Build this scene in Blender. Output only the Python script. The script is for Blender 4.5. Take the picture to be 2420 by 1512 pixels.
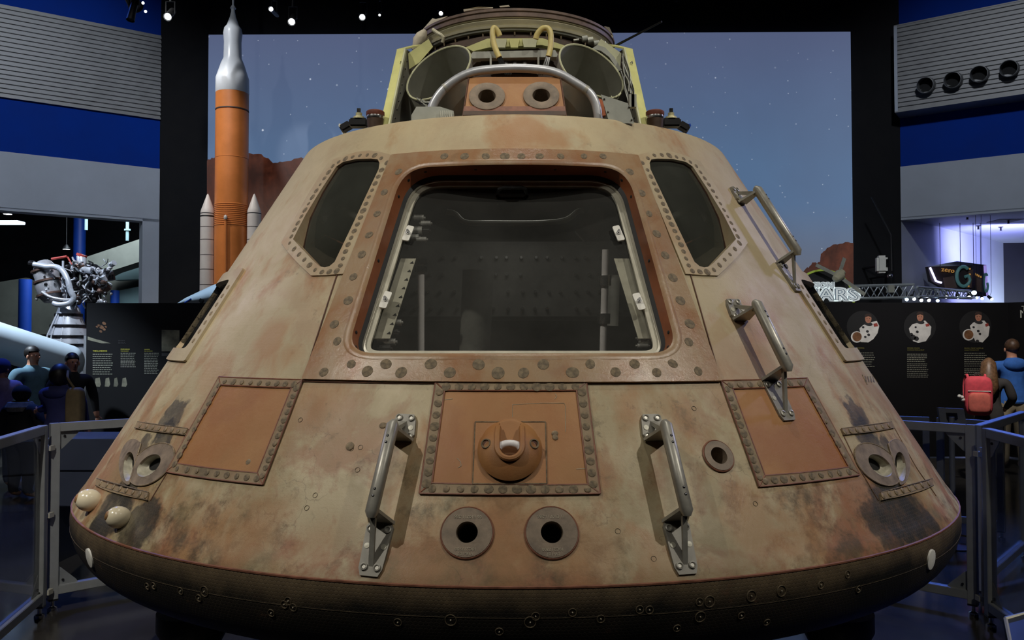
import bpy, bmesh, math, random
from mathutils import Vector, Matrix, geometry, noise as mnoise
R = math.radians
random.seed(7)
for o in list(bpy.data.objects): bpy.data.objects.remove(o)
SC = bpy.context.scene
COL = SC.collection
# ------------------------------------------------------------------ camera
FPX, PITCH, YAW, CAMD, CAMZ = 1962.6, R(1.395), R(0.1875), 4.129, 1.72
CAM = Vector((0, -CAMD, CAMZ))
cd = bpy.data.cameras.new('camera'); cam = bpy.data.objects.new('camera', cd); COL.objects.link(cam)
cam.location = CAM; cam.rotation_euler = (R(90)+PITCH, 0, YAW)
cd.sensor_width = 36; cd.lens = FPX/2420*36; cd.clip_end = 200
SC.camera = cam
# ------------------------------------------------------------------ world, view, lights
w = bpy.data.worlds.new('dim_hall'); SC.world = w; w.use_nodes = True
w.node_tree.nodes['Background'].inputs[0].default_value = (.30, .36, .55, 1)
w.node_tree.nodes['Background'].inputs[1].default_value = .035
SC.view_settings.view_transform = 'Standard'; SC.view_settings.look = 'None'
SC.view_settings.gamma = 1; SC.view_settings.exposure = 0; SC.view_settings.use_curve_mapping = False
def spot(name, loc, tgt, power, col, angle=50, blend=.6, size=.15):
    l = bpy.data.lights.new(name, 'SPOT'); l.energy = power; l.color = col
    l.spot_size = R(angle); l.spot_blend = blend; l.shadow_soft_size = size
    o = bpy.data.objects.new(name, l); COL.objects.link(o); o.location = loc
    o.rotation_euler = (Vector(tgt)-Vector(loc)).to_track_quat('-Z', 'Y').to_euler()
    return o
WARM = (1, .95, .85)
spot('key_spot_left', (-5.2, -5.4, 8.2), (-1.15, -.9, 1.90), 1450, WARM, 27, .9, .07)
spot('key_spot_right', (5.2, -5.4, 8.2), (1.15, -.9, 2.05), 1200, WARM, 27, .9, .07)
spot('front_fill', (0.2, -9.0, 8.8), (0, -1.0, 1.9), 260, WARM, 30, .9, .5)
spot('top_fill', (0.2, -8.0, 9.2), (0, -.6, 2.95), 900, WARM, 11, .8, .2)
spot('overhead_spot', (0.3, -1.0, 10.6), (0, -.7, 2.4), 520, WARM, 24, .8, .1)
spot('blue_wash_left', (-6.0, 6.5, 7.5), (-4.6, 2.2, 0), 1500, (.08, .20, 1), 62, .8, .3)
spot('blue_wash_right', (5.2, 6.2, 7.5), (3.6, .9, 0), 3000, (.08, .20, 1), 44, .8, .3)
spot('barrier_fill_right', (1.5, -7.5, 8.0), (3.2, .8, .6), 480, WARM, 24, .8, .1)  # added light that keeps the right barrier grey
spot('lavender_rim_right', (8.0, 3.0, 6.5), (1.2, 0, 2.0), 420, (.62, .62, 1), 34, .7, .25)
spot('lavender_rim_left', (-8.0, 3.0, 6.5), (-1.2, 0, 2.0), 260, (.70, .68, 1), 34, .7, .25)
spot('wall_fill_left', (-4.5, 2.5, 9.6), (-9.3, 11.4, 5.2), 1500, (.80, .88, 1), 50, .8, .3)  # added light, lifts the dark left wall
spot('wall_fill_right', (4.5, 2.5, 9.6), (9.3, 11.4, 5.0), 1100, (.84, .90, 1), 50, .8, .3)  # added light, lifts the dark right wall
spot('panel_fill_left', (-3.6, 3.0, 6.5), (-5.2, 8.0, 1.6), 130, (.9, .92, 1), 50, .8, .2)  # added light so the landing panel's print shows
spot('panel_fill_right', (4.2, 3.0, 6.5), (6.4, 7.0, 1.5), 1100, (1, .95, .9), 46, .8, .12)  # added light on the portraits and the visitors before them
spot('barrier_fill_left', (-.8, -6.5, 8.4), (-3.3, 1.0, .6), 1800, (1, .96, .9), 30, .8, .07)  # added light that brightens the left barrier and its post

# ------------------------------------------------------------------ geometry from the camera's view rays
_cy, _sy, _cp, _sp = math.cos(YAW), math.sin(YAW), math.cos(PITCH), math.sin(PITCH)
def ray(px, py):
    a, b = (px-1210)/FPX, (756-py)/FPX          # right, up (forward = 1)
    y, z = _cp - _sp*b, _sp + _cp*b
    return Vector((_cy*a - _sy*y, _sy*a + _cy*y, z)).normalized()
def at(px, py, Y):
    d = ray(px, py); return CAM + d*((Y-CAM.y)/d.y)
def atz(px, py, Z):
    d = ray(px, py); return CAM + d*((Z-CAM.z)/d.z)
def depth(d): return d - CAMD                    # distance in front of the camera -> world y
# ------------------------------------------------------------------ materials
MATS = {}
class NB:
    def __init__(s, name):
        s.m = bpy.data.materials.new(name); s.m.use_nodes = True; s.t = s.m.node_tree
        s.b = s.t.nodes['Principled BSDF']; s.out = s.t.nodes['Material Output']; MATS[name] = s.m
        s.tc = None
    def n(s, typ, props=None, **ins):
        nd = s.t.nodes.new('ShaderNode'+typ)
        for k, v in (props or {}).items(): setattr(nd, k, v)
        for k, v in ins.items():
            k2 = int(k[1:]) if k[0] == 'i' and k[1:].isdigit() else k.replace('_', ' ')
            s.set(nd.inputs[k2], v)
        return nd
    def set(s, sock, v):
        if isinstance(v, bpy.types.NodeSocket): s.t.links.new(v, sock)
        else: sock.default_value = v
    def co(s, kind='Object'):
        if not s.tc: s.tc = s.t.nodes.new('ShaderNodeTexCoord')
        return s.tc.outputs[kind]
    def map(s, scale, src=None, loc=(0,0,0)):
        return s.n('Mapping', Vector=src or s.co(), Scale=scale, Location=loc).outputs[0]
    def noise(s, scale, detail=5, rough=.55, dist=0, vec=None):
        return s.n('TexNoise', Vector=vec or s.co(), Scale=scale, Detail=detail, Roughness=rough, Distortion=dist).outputs['Fac']
    def ramp(s, fac, a, b, lo=0., hi=1.):
        return s.n('MapRange', {'clamp': True}, i0=fac, i1=a, i2=b, i3=lo, i4=hi).outputs[0]
    def mix(s, fac, a, b, mode='MIX'):
        nd = s.t.nodes.new('ShaderNodeMix'); nd.data_type = 'RGBA'; nd.blend_type = mode
        s.set(nd.inputs[0], fac); s.set(nd.inputs[6], c4(a)); s.set(nd.inputs[7], c4(b)); return nd.outputs[2]
    def math(s, op, a, b=0., c=0.):
        nd = s.t.nodes.new('ShaderNodeMath'); nd.operation = op
        s.set(nd.inputs[0], a); s.set(nd.inputs[1], b); s.set(nd.inputs[2], c); return nd.outputs[0]
    def xyz(s, v=None):
        nd = s.t.nodes.new('ShaderNodeSeparateXYZ'); s.set(nd.inputs[0], v or s.co()); return nd.outputs
    def hexgrid(s, scale):
        """distance to the edge of honeycomb cells laid around the vertical axis"""
        p = s.xyz(); W = lambda v, m: s.math('WRAP', v, m, -m)
        u = s.math('MULTIPLY', s.math('ARCTAN2', p[0], s.math('MULTIPLY', p[1], -1.)), 1.75*scale); v = s.math('MULTIPLY', p[2], 1.15*scale)
        ax, ay = W(u, .5), W(v, .866); bx, by = W(s.math('ADD', u, .5), .5), W(s.math('ADD', v, .866), .866)
        sq = lambda a, b: s.math('MULTIPLY_ADD', a, a, s.math('MULTIPLY', b, b))
        k = s.math('LESS_THAN', sq(ax, ay), sq(bx, by)); mx = lambda a, b: s.math('MULTIPLY_ADD', k, s.math('SUBTRACT', a, b), b)
        gx, gy = s.math('ABSOLUTE', mx(ax, bx)), s.math('ABSOLUTE', mx(ay, by))
        return s.math('SUBTRACT', .5, s.math('MAXIMUM', gx, s.math('MULTIPLY_ADD', gx, .5, s.math('MULTIPLY', gy, .866))))
    def bump(s, h, strength=.2, dist=.01, normal=None):
        nd = s.n('Bump', Height=h, Strength=strength, Distance=dist)
        if normal: s.set(nd.inputs['Normal'], normal)
        return nd.outputs[0]
def c4(v):
    if isinstance(v, tuple) and len(v) == 3: return (*v, 1)
    return v
def srgb(r, g, b):
    f = lambda u: (u/255/12.92 if u/255 <= .04045 else ((u/255+.055)/1.055)**2.4)
    return (f(r), f(g), f(b))
def mat(name, col, rough=.5, metal=0., var=.12, scale=12., bump=0., bscale=60., spec=.5, emit=None, estr=0.):
    if name in MATS: return MATS[name]
    s = NB(name)
    if var:
        f = s.noise(scale, 6, .6)
        dk = tuple(c*(1-var*2) for c in col); lt = tuple(min(1, c*(1+var)) for c in col)
        c = s.mix(s.ramp(f, .3, .7), dk, lt); s.set(s.b.inputs['Base Color'], c)
        s.set(s.b.inputs['Roughness'], s.ramp(f, .2, .8, max(.02, rough-.08), min(1, rough+.08)))
    else:
        s.b.inputs['Base Color'].default_value = c4(col); s.b.inputs['Roughness'].default_value = rough
    s.b.inputs['Metallic'].default_value = metal; s.b.inputs['Specular IOR Level'].default_value = spec
    if bump: s.set(s.b.inputs['Normal'], s.bump(s.noise(bscale, 4, .6), bump, .004))
    if emit: s.b.inputs['Emission Color'].default_value = c4(emit); s.b.inputs['Emission Strength'].default_value = estr
    return s.m
def thin_glass(name, tint, gl=(.9, .9, .9), ior=1.45, rough=.02, haze=0., hz=(.5, .5, .46)):
    s = NB(name); s.t.nodes.remove(s.b)
    tr = s.n('BsdfTransparent', Color=c4(tint)); g = s.n('BsdfGlossy', Color=c4(gl), Roughness=rough)
    f0 = ((ior-1)/(ior+1))**2; fac = s.math('MULTIPLY_ADD', s.math('POWER', s.n('LayerWeight', Blend=.5).outputs['Facing'], 5.), 1-f0, f0); m = s.n('MixShader')
    if haze:                                     # diffuse veil: dusty acrylic, plus a grey lift painted into the dark panes
        df = s.n('BsdfDiffuse', Color=c4(hz)); m0 = s.n('MixShader'); s.set(m0.inputs[0], s.ramp(s.noise(2.5, 5, .6), .25, .75, haze*.6, haze*1.4)); s.set(m0.inputs[1], tr.outputs[0]); s.set(m0.inputs[2], df.outputs[0]); tr = m0
    s.set(m.inputs[0], fac); s.set(m.inputs[1], tr.outputs[0]); s.set(m.inputs[2], g.outputs[0])
    s.t.links.new(m.outputs[0], s.out.inputs[0]); return s.m
# ------------------------------------------------------------------ objects
def link(o):
    COL.objects.link(o); return o
def mesh_of(bm, smooth=True, angle=40):
    bmesh.ops.recalc_face_normals(bm, faces=bm.faces)
    me = bpy.data.meshes.new('m')
    for f in bm.faces: f.smooth = smooth
    if smooth and angle < 180:
        for e in bm.edges:
            if len(e.link_faces) == 2 and e.calc_face_angle(0) > R(angle): e.smooth = False
    bm.to_mesh(me); bm.free(); return me
def obj(name, bm, m, parent=None, smooth=True, angle=40, keep=False):
    me = bm if isinstance(bm, bpy.types.Mesh) else (bm if keep else mesh_of(bm, smooth, angle))
    me.name = name
    o = bpy.data.objects.new(name, me); link(o)
    if m and not me.materials: me.materials.append(MATS[m] if isinstance(m, str) else m)
    if parent is not None:
        o.parent = parent
        if parent.type == 'EMPTY': o.location = -Vector(parent.location)
    return o
def inst(name, me, M4, parent):
    """another copy of a shared mesh, placed by a world matrix"""
    o = bpy.data.objects.new(name, me); link(o); o.parent = parent
    off = -Vector(parent.location) if parent.type == 'EMPTY' else Vector((0,0,0))
    o.matrix_basis = Matrix.Translation(off) @ M4
    return o
def tag(o, label, cat, group=None):
    o['label'] = label; o['category'] = cat
    if group: o['group'] = group
    return o
def thing(name, label, cat, loc, group=None):
    o = bpy.data.objects.new(name, None); link(o); o.location = loc; o.empty_display_size = .1
    return tag(o, label, cat, group)
def struct(name, bm, m, parent=None, smooth=False):
    o = obj(name, bm, m, parent, smooth)
    o['kind'] = 'structure'; return o
def B(): return bmesh.new()
def box(bm, c, s, rot=None, bev=0):
    r = bmesh.ops.create_cube(bm, size=1); vs = r['verts']
    M4 = Matrix.Translation(Vector(c)) @ (rot.to_4x4() if rot else Matrix.Identity(4)) @ Matrix.Diagonal((*s, 1))
    bmesh.ops.transform(bm, matrix=M4, verts=vs)
    if bev:
        es = {e for v in vs for e in v.link_edges}
        bmesh.ops.bevel(bm, geom=list(es), offset=bev, segments=2, affect='EDGES')
    return vs
def frame_z(d):
    d = Vector(d).normalized(); u = Vector((0,0,1)) if abs(d.z) < .95 else Vector((1,0,0))
    x = u.cross(d).normalized(); y = d.cross(x); return x, y, d
def loop_at(bm, c, x, y, rx, ry=None, n=16):
    ry = rx if ry is None else ry
    return [bm.verts.new(Vector(c)+x*(rx*math.cos(2*math.pi*i/n))+y*(ry*math.sin(2*math.pi*i/n))) for i in range(n)]
def skin_loops(bm, a, b, closed=True):
    n = len(a)
    for i in range(n if closed else n-1):
        j = (i+1) % n
        try: bm.faces.new((a[i], a[j], b[j], b[i]))
        except ValueError: pass
def cyl(bm, p0, p1, r0, r1=None, n=16, cap=(1, 1)):
    r1 = r0 if r1 is None else r1; p0, p1 = Vector(p0), Vector(p1)
    x, y, d = frame_z(p1-p0)
    a = loop_at(bm, p0, x, y, r0, n=n); b = loop_at(bm, p1, x, y, r1, n=n); skin_loops(bm, a, b)
    if cap[0]: bm.faces.new(a[::-1])
    if cap[1]: bm.faces.new(b)
def tube(bm, pts, r, n=10, cap=True, flat=1.):
    pts = [Vector(p) for p in pts]; prev = None; x = None; first = None
    for i, p in enumerate(pts):
        t = (pts[min(i+1, len(pts)-1)]-pts[max(i-1, 0)]).normalized()
        if x is None: x, y, _ = frame_z(t)
        else:
            x = (x - t*x.dot(t)).normalized(); y = t.cross(x)
        rr = r[i] if isinstance(r, (list, tuple)) else r
        l = loop_at(bm, p, x, y, rr, rr*flat, n)
        if prev: skin_loops(bm, prev, l)
        else: first = l
        prev = l
    if cap:
        bm.faces.new(first[::-1]); bm.faces.new(prev)
def lathe(bm, prof, c=(0,0,0), axis=(0,0,1), n=32, a0=0, a1=2*math.pi, cap0=False, cap1=False):
    x, y, d = frame_z(axis); c = Vector(c); prev = None; full = abs(a1-a0-2*math.pi) < 1e-6; loops = []
    for (r, z) in prof:
        m = n if full else n+1
        l = [bm.verts.new(c + d*z + x*(r*math.cos(a0+(a1-a0)*i/n)) + y*(r*math.sin(a0+(a1-a0)*i/n))) for i in range(m)]
        if prev: skin_loops(bm, prev, l, full)
        prev = l; loops.append(l)
    if cap0: bm.faces.new(loops[0][::-1])
    if cap1: bm.faces.new(loops[-1])
    return loops
def ball(bm, c, r, u=16, v=10, rot=None):
    res = bmesh.ops.create_uvsphere(bm, u_segments=u, v_segments=v, radius=1)
    rr = r if isinstance(r, (tuple, list)) else (r, r, r)
    bmesh.ops.transform(bm, matrix=Matrix.Translation(Vector(c)) @ (rot.to_4x4() if rot else Matrix.Identity(4)) @ Matrix.Diagonal((*rr, 1)), verts=res['verts'])
    return res['verts']
def rbox(bm, c, s, rot=None, p=.45, u=20, v=14):
    vs = ball(bm, (0,0,0), 1, u, v); f = lambda t: math.copysign(abs(t)**p, t)
    for w in vs: w.co = Vector((f(w.co.x)*s[0]/2, f(w.co.y)*s[1]/2, f(w.co.z)*s[2]/2))
    bmesh.ops.transform(bm, matrix=Matrix.Translation(Vector(c)) @ (rot.to_4x4() if rot else Matrix.Identity(4)), verts=vs)
def smooth_path(pts, k=6):
    P = [Vector(p) for p in pts]; P = [2*P[0]-P[1]] + P + [2*P[-1]-P[-2]]; out = []
    for i in range(1, len(P)-2):
        a, b, c, d = P[i-1:i+3]
        for j in range(k):
            t = j/k
            out.append(.5*((2*b)+(c-a)*t+(2*a-5*b+4*c-d)*t*t+(3*b-a-3*c+d)*t**3))
    out.append(P[-2]); return out
def prism(bm, poly, h):
    """poly: list of 3D points (planar); h: extrusion vector"""
    a = [bm.verts.new(Vector(p)) for p in poly]; b = [bm.verts.new(Vector(p)+Vector(h)) for p in poly]
    skin_loops(bm, a, b); bm.faces.new(a[::-1]); bm.faces.new(b)
def text_mesh(body, size, M4, depthv=.002, align='LEFT', fat=0.):
    cu = bpy.data.curves.new('lettering', 'FONT'); cu.body = body; cu.size = size; cu.align_x = align; cu.extrude = depthv; cu.offset = fat; cu.resolution_u = 2
    o = bpy.data.objects.new('lettering', cu); link(o)
    dg = bpy.context.evaluated_depsgraph_get(); dg.update()
    me = bpy.data.meshes.new_from_object(o.evaluated_get(dg)); bpy.data.objects.remove(o); bpy.data.curves.remove(cu)
    me.materials.clear(); me.transform(M4); return me
FACING = Matrix(((1,0,0,0),(0,0,-1,0),(0,1,0,0),(0,0,0,1)))     # text upright, readable from -y
# ================================================================== CAPSULE
ZA, TA = CAMZ+2.4998, .61553
AL = math.atan(TA); SA, CA = math.sin(AL), math.cos(AL)
S_TOP, S_BOT = (ZA-2.560)/CA, (ZA-1.127)/CA
RC, ZM, RT = 1.7464, 1.022, .2
def cone(phi, s, off=0.):
    r = s*SA
    return Vector((r*math.sin(phi), -r*math.cos(phi), ZA-s*CA)) + cnorm(phi)*off
def cnorm(phi): return Vector((CA*math.sin(phi), -CA*math.cos(phi), SA))
def cup(phi): return Vector((-SA*math.sin(phi), SA*math.cos(phi), CA))
def cp(px, py, off=0.):
    """pixel of the cone's surface -> (phi, s)"""
    d = ray(px, py); o = CAM; za = ZA + off/SA; k = TA*TA
    a = d.x*d.x+d.y*d.y-k*d.z*d.z; b = o.x*d.x+o.y*d.y+k*(za-o.z)*d.z; c = o.x*o.x+o.y*o.y-k*(za-o.z)**2
    disc = b*b-a*c
    t = (-b-math.sqrt(max(disc, 0)))/a
    P = o+d*t; phi = math.atan2(P.x, -P.y); P0 = P - cnorm(phi)*off
    return (phi, (ZA-P0.z)/CA)
def cps(pxs, off=0.): return [cp(x, y, off) for x, y in pxs]
def prof_r(z):
    if z > 2.56 or z < .47: return -1
    if z > ZM+RT*SA: return (ZA-z)*TA
    if z > ZM-RT*.921: return RC+math.sqrt(max(0, RT*RT-(z-ZM)**2))
    zc = ZM+4.49*.921
    return math.sqrt(max(0, 4.69**2-(zc-z)**2))
def surf_pt(px, py):
    d = ray(px, py); t = 1.6; st = .01
    while t < 6:
        p = CAM+d*t
        if math.hypot(p.x, p.y) < prof_r(p.z): break
        t += st
    lo, hi = t-st, t
    for _ in range(25):
        m = (lo+hi)/2; p = CAM+d*m
        if math.hypot(p.x, p.y) < prof_r(p.z): hi = m
        else: lo = m
    p = CAM+d*hi; e = 1e-3; r = math.hypot(p.x, p.y)
    dr = (prof_r(p.z+e)-prof_r(p.z-e))/(2*e)
    n = Vector((p.x/r, p.y/r, -dr)).normalized(); return p, n
def place(p, n, scale=1., spin=0., up=None):
    n = Vector(n).normalized(); u = Vector(up) if up is not None else Vector((0,0,1))
    x = u.cross(n).normalized(); y = n.cross(x)
    M3 = Matrix((x, y, n)).transposed() @ Matrix.Rotation(spin, 3, 'Z')
    return Matrix.Translation(p) @ M3.to_4x4() @ Matrix.Diagonal((*(scale if isinstance(scale, tuple) else (scale,)*3), 1))
def round2d(pts, rads, nc=8, ne=6):
    out = []; n = len(pts); V = [Vector(p) for p in pts]; ins = []; outs = []
    for i in range(n):
        a, b, c = V[i-1], V[i], V[(i+1) % n]; r = rads[i] if isinstance(rads, (list, tuple)) else rads
        ins.append(b+(a-b).normalized()*r); outs.append(b+(c-b).normalized()*r)
    for i in range(n):
        for k in range(nc+1):
            t = k/nc; p = ins[i]*(1-t)**2 + V[i]*2*t*(1-t) + outs[i]*t*t; out.append(p)
        q = ins[(i+1) % n]
        for k in range(1, ne): out.append(outs[i].lerp(q, k/ne))
    return out
KPHI = 1.3
def m2(ps): return [Vector((p[0]*KPHI, p[1])) for p in ps]
def un2(v): return (v.x/KPHI, v.y)
def dens(ps, n=6):
    out = []
    for i in range(len(ps)):
        a, b = ps[i], ps[(i+1) % len(ps)]
        for k in range(n): out.append((a[0]+(b[0]-a[0])*k/n, a[1]+(b[1]-a[1])*k/n))
    return out
def flat_mesh(loops, du=R(3)*KPHI, ds=.2):
    """tessellate 2D loops (outer + holes) in (phi*KPHI, s) and slice them so that they can follow the cone"""
    bm = B(); L = [[Vector((v[0], v[1], 0)) for v in l] for l in loops]
    flat = [v for l in L for v in l]; vs = [bm.verts.new(v) for v in flat]
    for t in geometry.tessellate_polygon(L):
        try: bm.faces.new([vs[i] for i in t])
        except ValueError: pass
    x0, x1 = min(v.x for v in flat), max(v.x for v in flat); y0, y1 = min(v.y for v in flat), max(v.y for v in flat)
    k = math.floor(x0/du)+1
    while k*du < x1:
        bmesh.ops.bisect_plane(bm, geom=bm.verts[:]+bm.edges[:]+bm.faces[:], dist=1e-6, plane_co=(k*du, 0, 0), plane_no=(1,0,0)); k += 1
    k = math.floor(y0/ds)+1
    while k*ds < y1:
        bmesh.ops.bisect_plane(bm, geom=bm.verts[:]+bm.edges[:]+bm.faces[:], dist=1e-6, plane_co=(0, k*ds, 0), plane_no=(0,1,0)); k += 1
    bmesh.ops.dissolve_degenerate(bm, dist=1e-5, edges=bm.edges[:])
    return bm
def wrap(bm, off):
    for v in bm.verts: v.co = cone(v.co.x/KPHI, v.co.y, off)
def plate(name, outer, holes, m, parent, off0=-.004, off1=.004, smooth=True, bev=.0025):
    """plate lying on the cone; outer/holes are (phi, s) loops"""
    bm = flat_mesh([m2(outer)]+[m2(h) for h in holes])
    wrap(bm, off1)
    bnd = [e for e in bm.edges if e.is_boundary]
    dup = {}
    for e in bnd:
        for v in e.verts:
            if v not in dup:
                phi = math.atan2(v.co.x, -v.co.y); dup[v] = bm.verts.new(v.co - cnorm(phi)*(off1-off0))
    for e in bnd:
        a, b = e.verts
        try: bm.faces.new((a, b, dup[b], dup[a]))
        except ValueError: pass
    return obj(name, bm, m, parent, smooth, 35)
def loft_cone(name, loops, m, parent, cap=False, capm=None, angle=50):
    bm = B(); prev = None
    for l in loops:
        vs = [bm.verts.new(p) for p in l]
        if prev: skin_loops(bm, prev, vs)
        prev = vs
    if cap: bm.faces.new(prev)
    return obj(name, bm, m, parent, True, angle)

# ---------------------------------------------------------------- capsule materials
def ablator(name, base, orange, red, dark, o_lo, o_hi, d_lo, d_hi, rough=.5, low=True, hexb=.25, chars=(), seed=0., zo=0., tints=()):
    s = NB(name); loc = (seed, seed*.7, seed*1.3)
    co = s.map((1,1,1), loc=loc); z = s.xyz()[2]
    st = s.map((5.5, 5.5, .9), loc=loc)
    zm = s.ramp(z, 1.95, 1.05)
    n1 = s.noise(1.9, 7, .62, .4, co); n2 = s.noise(4.6, 8, .62, .6, co); n3 = s.noise(13, 10, .72, .2, co); n4 = s.noise(1.6, 5, .6, .2, st)
    c = s.mix(s.ramp(n2, .32, .72), base, tuple(b*.80 for b in base))
    f = s.math('ADD', s.math('MULTIPLY', n1, .50), s.math('MULTIPLY', n4, .50))
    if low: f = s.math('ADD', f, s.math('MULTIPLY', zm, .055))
    if zo: f = s.math('ADD', f, zo)
    c = s.mix(s.math('MULTIPLY', s.ramp(f, o_lo, o_hi), .85), c, orange)
    f2 = s.noise(3.1, 7, .6, .5, s.map((1,1,1), loc=(seed+9, 3, 5)))
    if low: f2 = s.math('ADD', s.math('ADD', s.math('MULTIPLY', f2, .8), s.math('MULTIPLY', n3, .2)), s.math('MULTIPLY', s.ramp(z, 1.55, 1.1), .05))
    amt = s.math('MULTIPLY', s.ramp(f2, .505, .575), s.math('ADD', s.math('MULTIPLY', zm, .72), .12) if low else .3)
    c = s.mix(amt, c, red)
    dk = s.math('ADD', s.math('MULTIPLY', n3, .6), s.math('MULTIPLY', n1, .4))
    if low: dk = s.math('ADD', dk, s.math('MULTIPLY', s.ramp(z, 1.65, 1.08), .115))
    c = s.mix(s.math('MULTIPLY', s.ramp(dk, d_lo, d_hi), .8), c, dark)
    if low:                                     # olive weathering and crazed cracks on the lower cone
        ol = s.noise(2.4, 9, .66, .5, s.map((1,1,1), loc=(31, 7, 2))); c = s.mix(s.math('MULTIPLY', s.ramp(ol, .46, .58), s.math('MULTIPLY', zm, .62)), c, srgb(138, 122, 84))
        wv = s.n('VectorMath', {'operation': 'ADD'}, i0=s.co(), i1=s.n('VectorMath', {'operation': 'SCALE'}, i0=s.n('TexNoise', Vector=s.co(), Scale=14., Detail=6.).outputs['Color'], Scale=.10).outputs[0]).outputs[0]
        cr = s.n('TexVoronoi', {'feature': 'DISTANCE_TO_EDGE'}, Vector=wv, Scale=9., Randomness=1.).outputs['Distance']
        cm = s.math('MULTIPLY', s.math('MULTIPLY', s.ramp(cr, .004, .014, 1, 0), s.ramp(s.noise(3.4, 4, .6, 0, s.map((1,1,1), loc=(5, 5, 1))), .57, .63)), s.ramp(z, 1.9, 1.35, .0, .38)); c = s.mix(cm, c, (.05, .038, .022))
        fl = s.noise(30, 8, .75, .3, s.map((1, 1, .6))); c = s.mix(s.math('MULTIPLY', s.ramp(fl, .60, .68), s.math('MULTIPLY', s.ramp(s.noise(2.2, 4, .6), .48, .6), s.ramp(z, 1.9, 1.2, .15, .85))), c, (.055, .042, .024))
    fine = s.noise(70, 6, .7); c = s.mix(s.ramp(fine, .62, .8, 0, .35), c, dark)
    hx = s.hexgrid(78.)
    hexm = s.ramp(hx, .0, .09, 1, 0)
    for (P, rad, k) in tints:             # rust-coloured runs
        ds = s.n('VectorMath', {'operation': 'DISTANCE'}, i0=s.co(), i1=tuple(P)).outputs['Value']
        m = s.math('MULTIPLY', s.ramp(s.math('ADD', ds, s.math('MULTIPLY', s.math('SUBTRACT', n2, .5), rad*3.)), rad*.4, rad*1.1, 1, 0), k)
        c = s.mix(m, c, orange)
    for (P, rad, k) in chars:
        dv = s.n('VectorMath', {'operation': 'ADD'}, i0=s.co(), i1=s.n('VectorMath', {'operation': 'SCALE'}, i0=s.n('TexNoise', Vector=s.co(), Scale=22., Detail=6.).outputs['Color'], Scale=.11).outputs[0]).outputs[0]
        ds = s.n('VectorMath', {'operation': 'DISTANCE'}, i0=dv, i1=tuple(Vector(P)+Vector((.055,.055,.055)))).outputs['Value']
        m = s.ramp(ds, rad*.80, rad, 1, 0); m = s.math('MULTIPLY', m, k)
        m = s.math('MULTIPLY', m, s.ramp(n3, .25, .55, .55, 1)); c = s.mix(m, c, (.030, .028, .022))
        hx2 = s.math('MULTIPLY', s.math('MULTIPLY', hexm, m), .35); c = s.mix(hx2, c, (.16, .12, .07))
    s.set(s.b.inputs['Base Color'], c)
    s.set(s.b.inputs['Roughness'], s.ramp(n2, .3, .7, rough-.1, rough+.12))
    s.b.inputs['Specular IOR Level'].default_value = .45
    h = s.math('ADD', s.math('MULTIPLY', fine, .5), s.math('MULTIPLY', s.ramp(hx, 0, .12), hexb*.35))
    h = s.math('ADD', h, s.math('MULTIPLY', n3, 1.2))
    s.set(s.b.inputs['Normal'], s.bump(h, .22, .006))
    return s.m
BEI, ORA, RED, DRK = srgb(187,171,137), srgb(160,116,72), srgb(146,92,62), srgb(74,64,42)
chars = [(surf_pt(x, y)[0], r, k) for x, y, r, k in ((405,985,.085,.8),(388,1030,.075,.95),(340,1052,.05,.8),(306,1160,.06,1.),(262,1212,.13,.95),(325,1245,.11,.85),(225,1262,.10,.9),
    (2030,985,.085,.85),(2048,1032,.080,.95),(2098,1058,.06,.8),(2112,1160,.075,1.),(2120,1212,.14,1.),(2185,1232,.12,.9),(2085,1236,.10,.75))]
TINTS = [(surf_pt(x, y)[0], r, k) for x, y, r, k in ((1245,305,.10,.8),(1175,325,.07,.7),(1310,330,.08,.75),(640,800,.10,.6),(690,835,.09,.6),(770,925,.10,.5),(1765,760,.10,.6),(1790,835,.10,.55),(500,880,.10,.4),(1480,950,.06,.4),(1200,1200,.15,.55),(1010,1320,.12,.5),(1400,1310,.14,.55),(640,1215,.10,.5),(1790,1240,.15,.5),(560,1280,.10,.5),(760,1290,.12,.45),(1210,1330,.10,.6),(1560,1330,.10,.4),(1900,1260,.12,.4))]
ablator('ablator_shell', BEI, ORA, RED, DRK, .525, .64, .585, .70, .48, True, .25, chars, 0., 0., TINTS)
ablator('ablator_hatch', srgb(162,136,106), srgb(146,103,68), srgb(128,80,52), srgb(92,76,56), .46, .58, .55, .70, .27, False, .05, (), 4.)
ablator('ablator_panel', srgb(170,124,76), srgb(156,102,57), srgb(140,88,56), srgb(100,78,56), .40, .62, .62, .78, .5, False, .05, (), 11.)
ablator('ablator_strip', srgb(150,130,100), srgb(144,110,78), srgb(126,90,66), srgb(80,70,52), .50, .66, .48, .64, .55, False, .02, (), 17.)
ablator('ablator_window', srgb(184,168,136), srgb(168,132,94), srgb(150,112,80), srgb(110,96,74), .50, .68, .58, .72, .45, False, .02, (), 23.)
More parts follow.
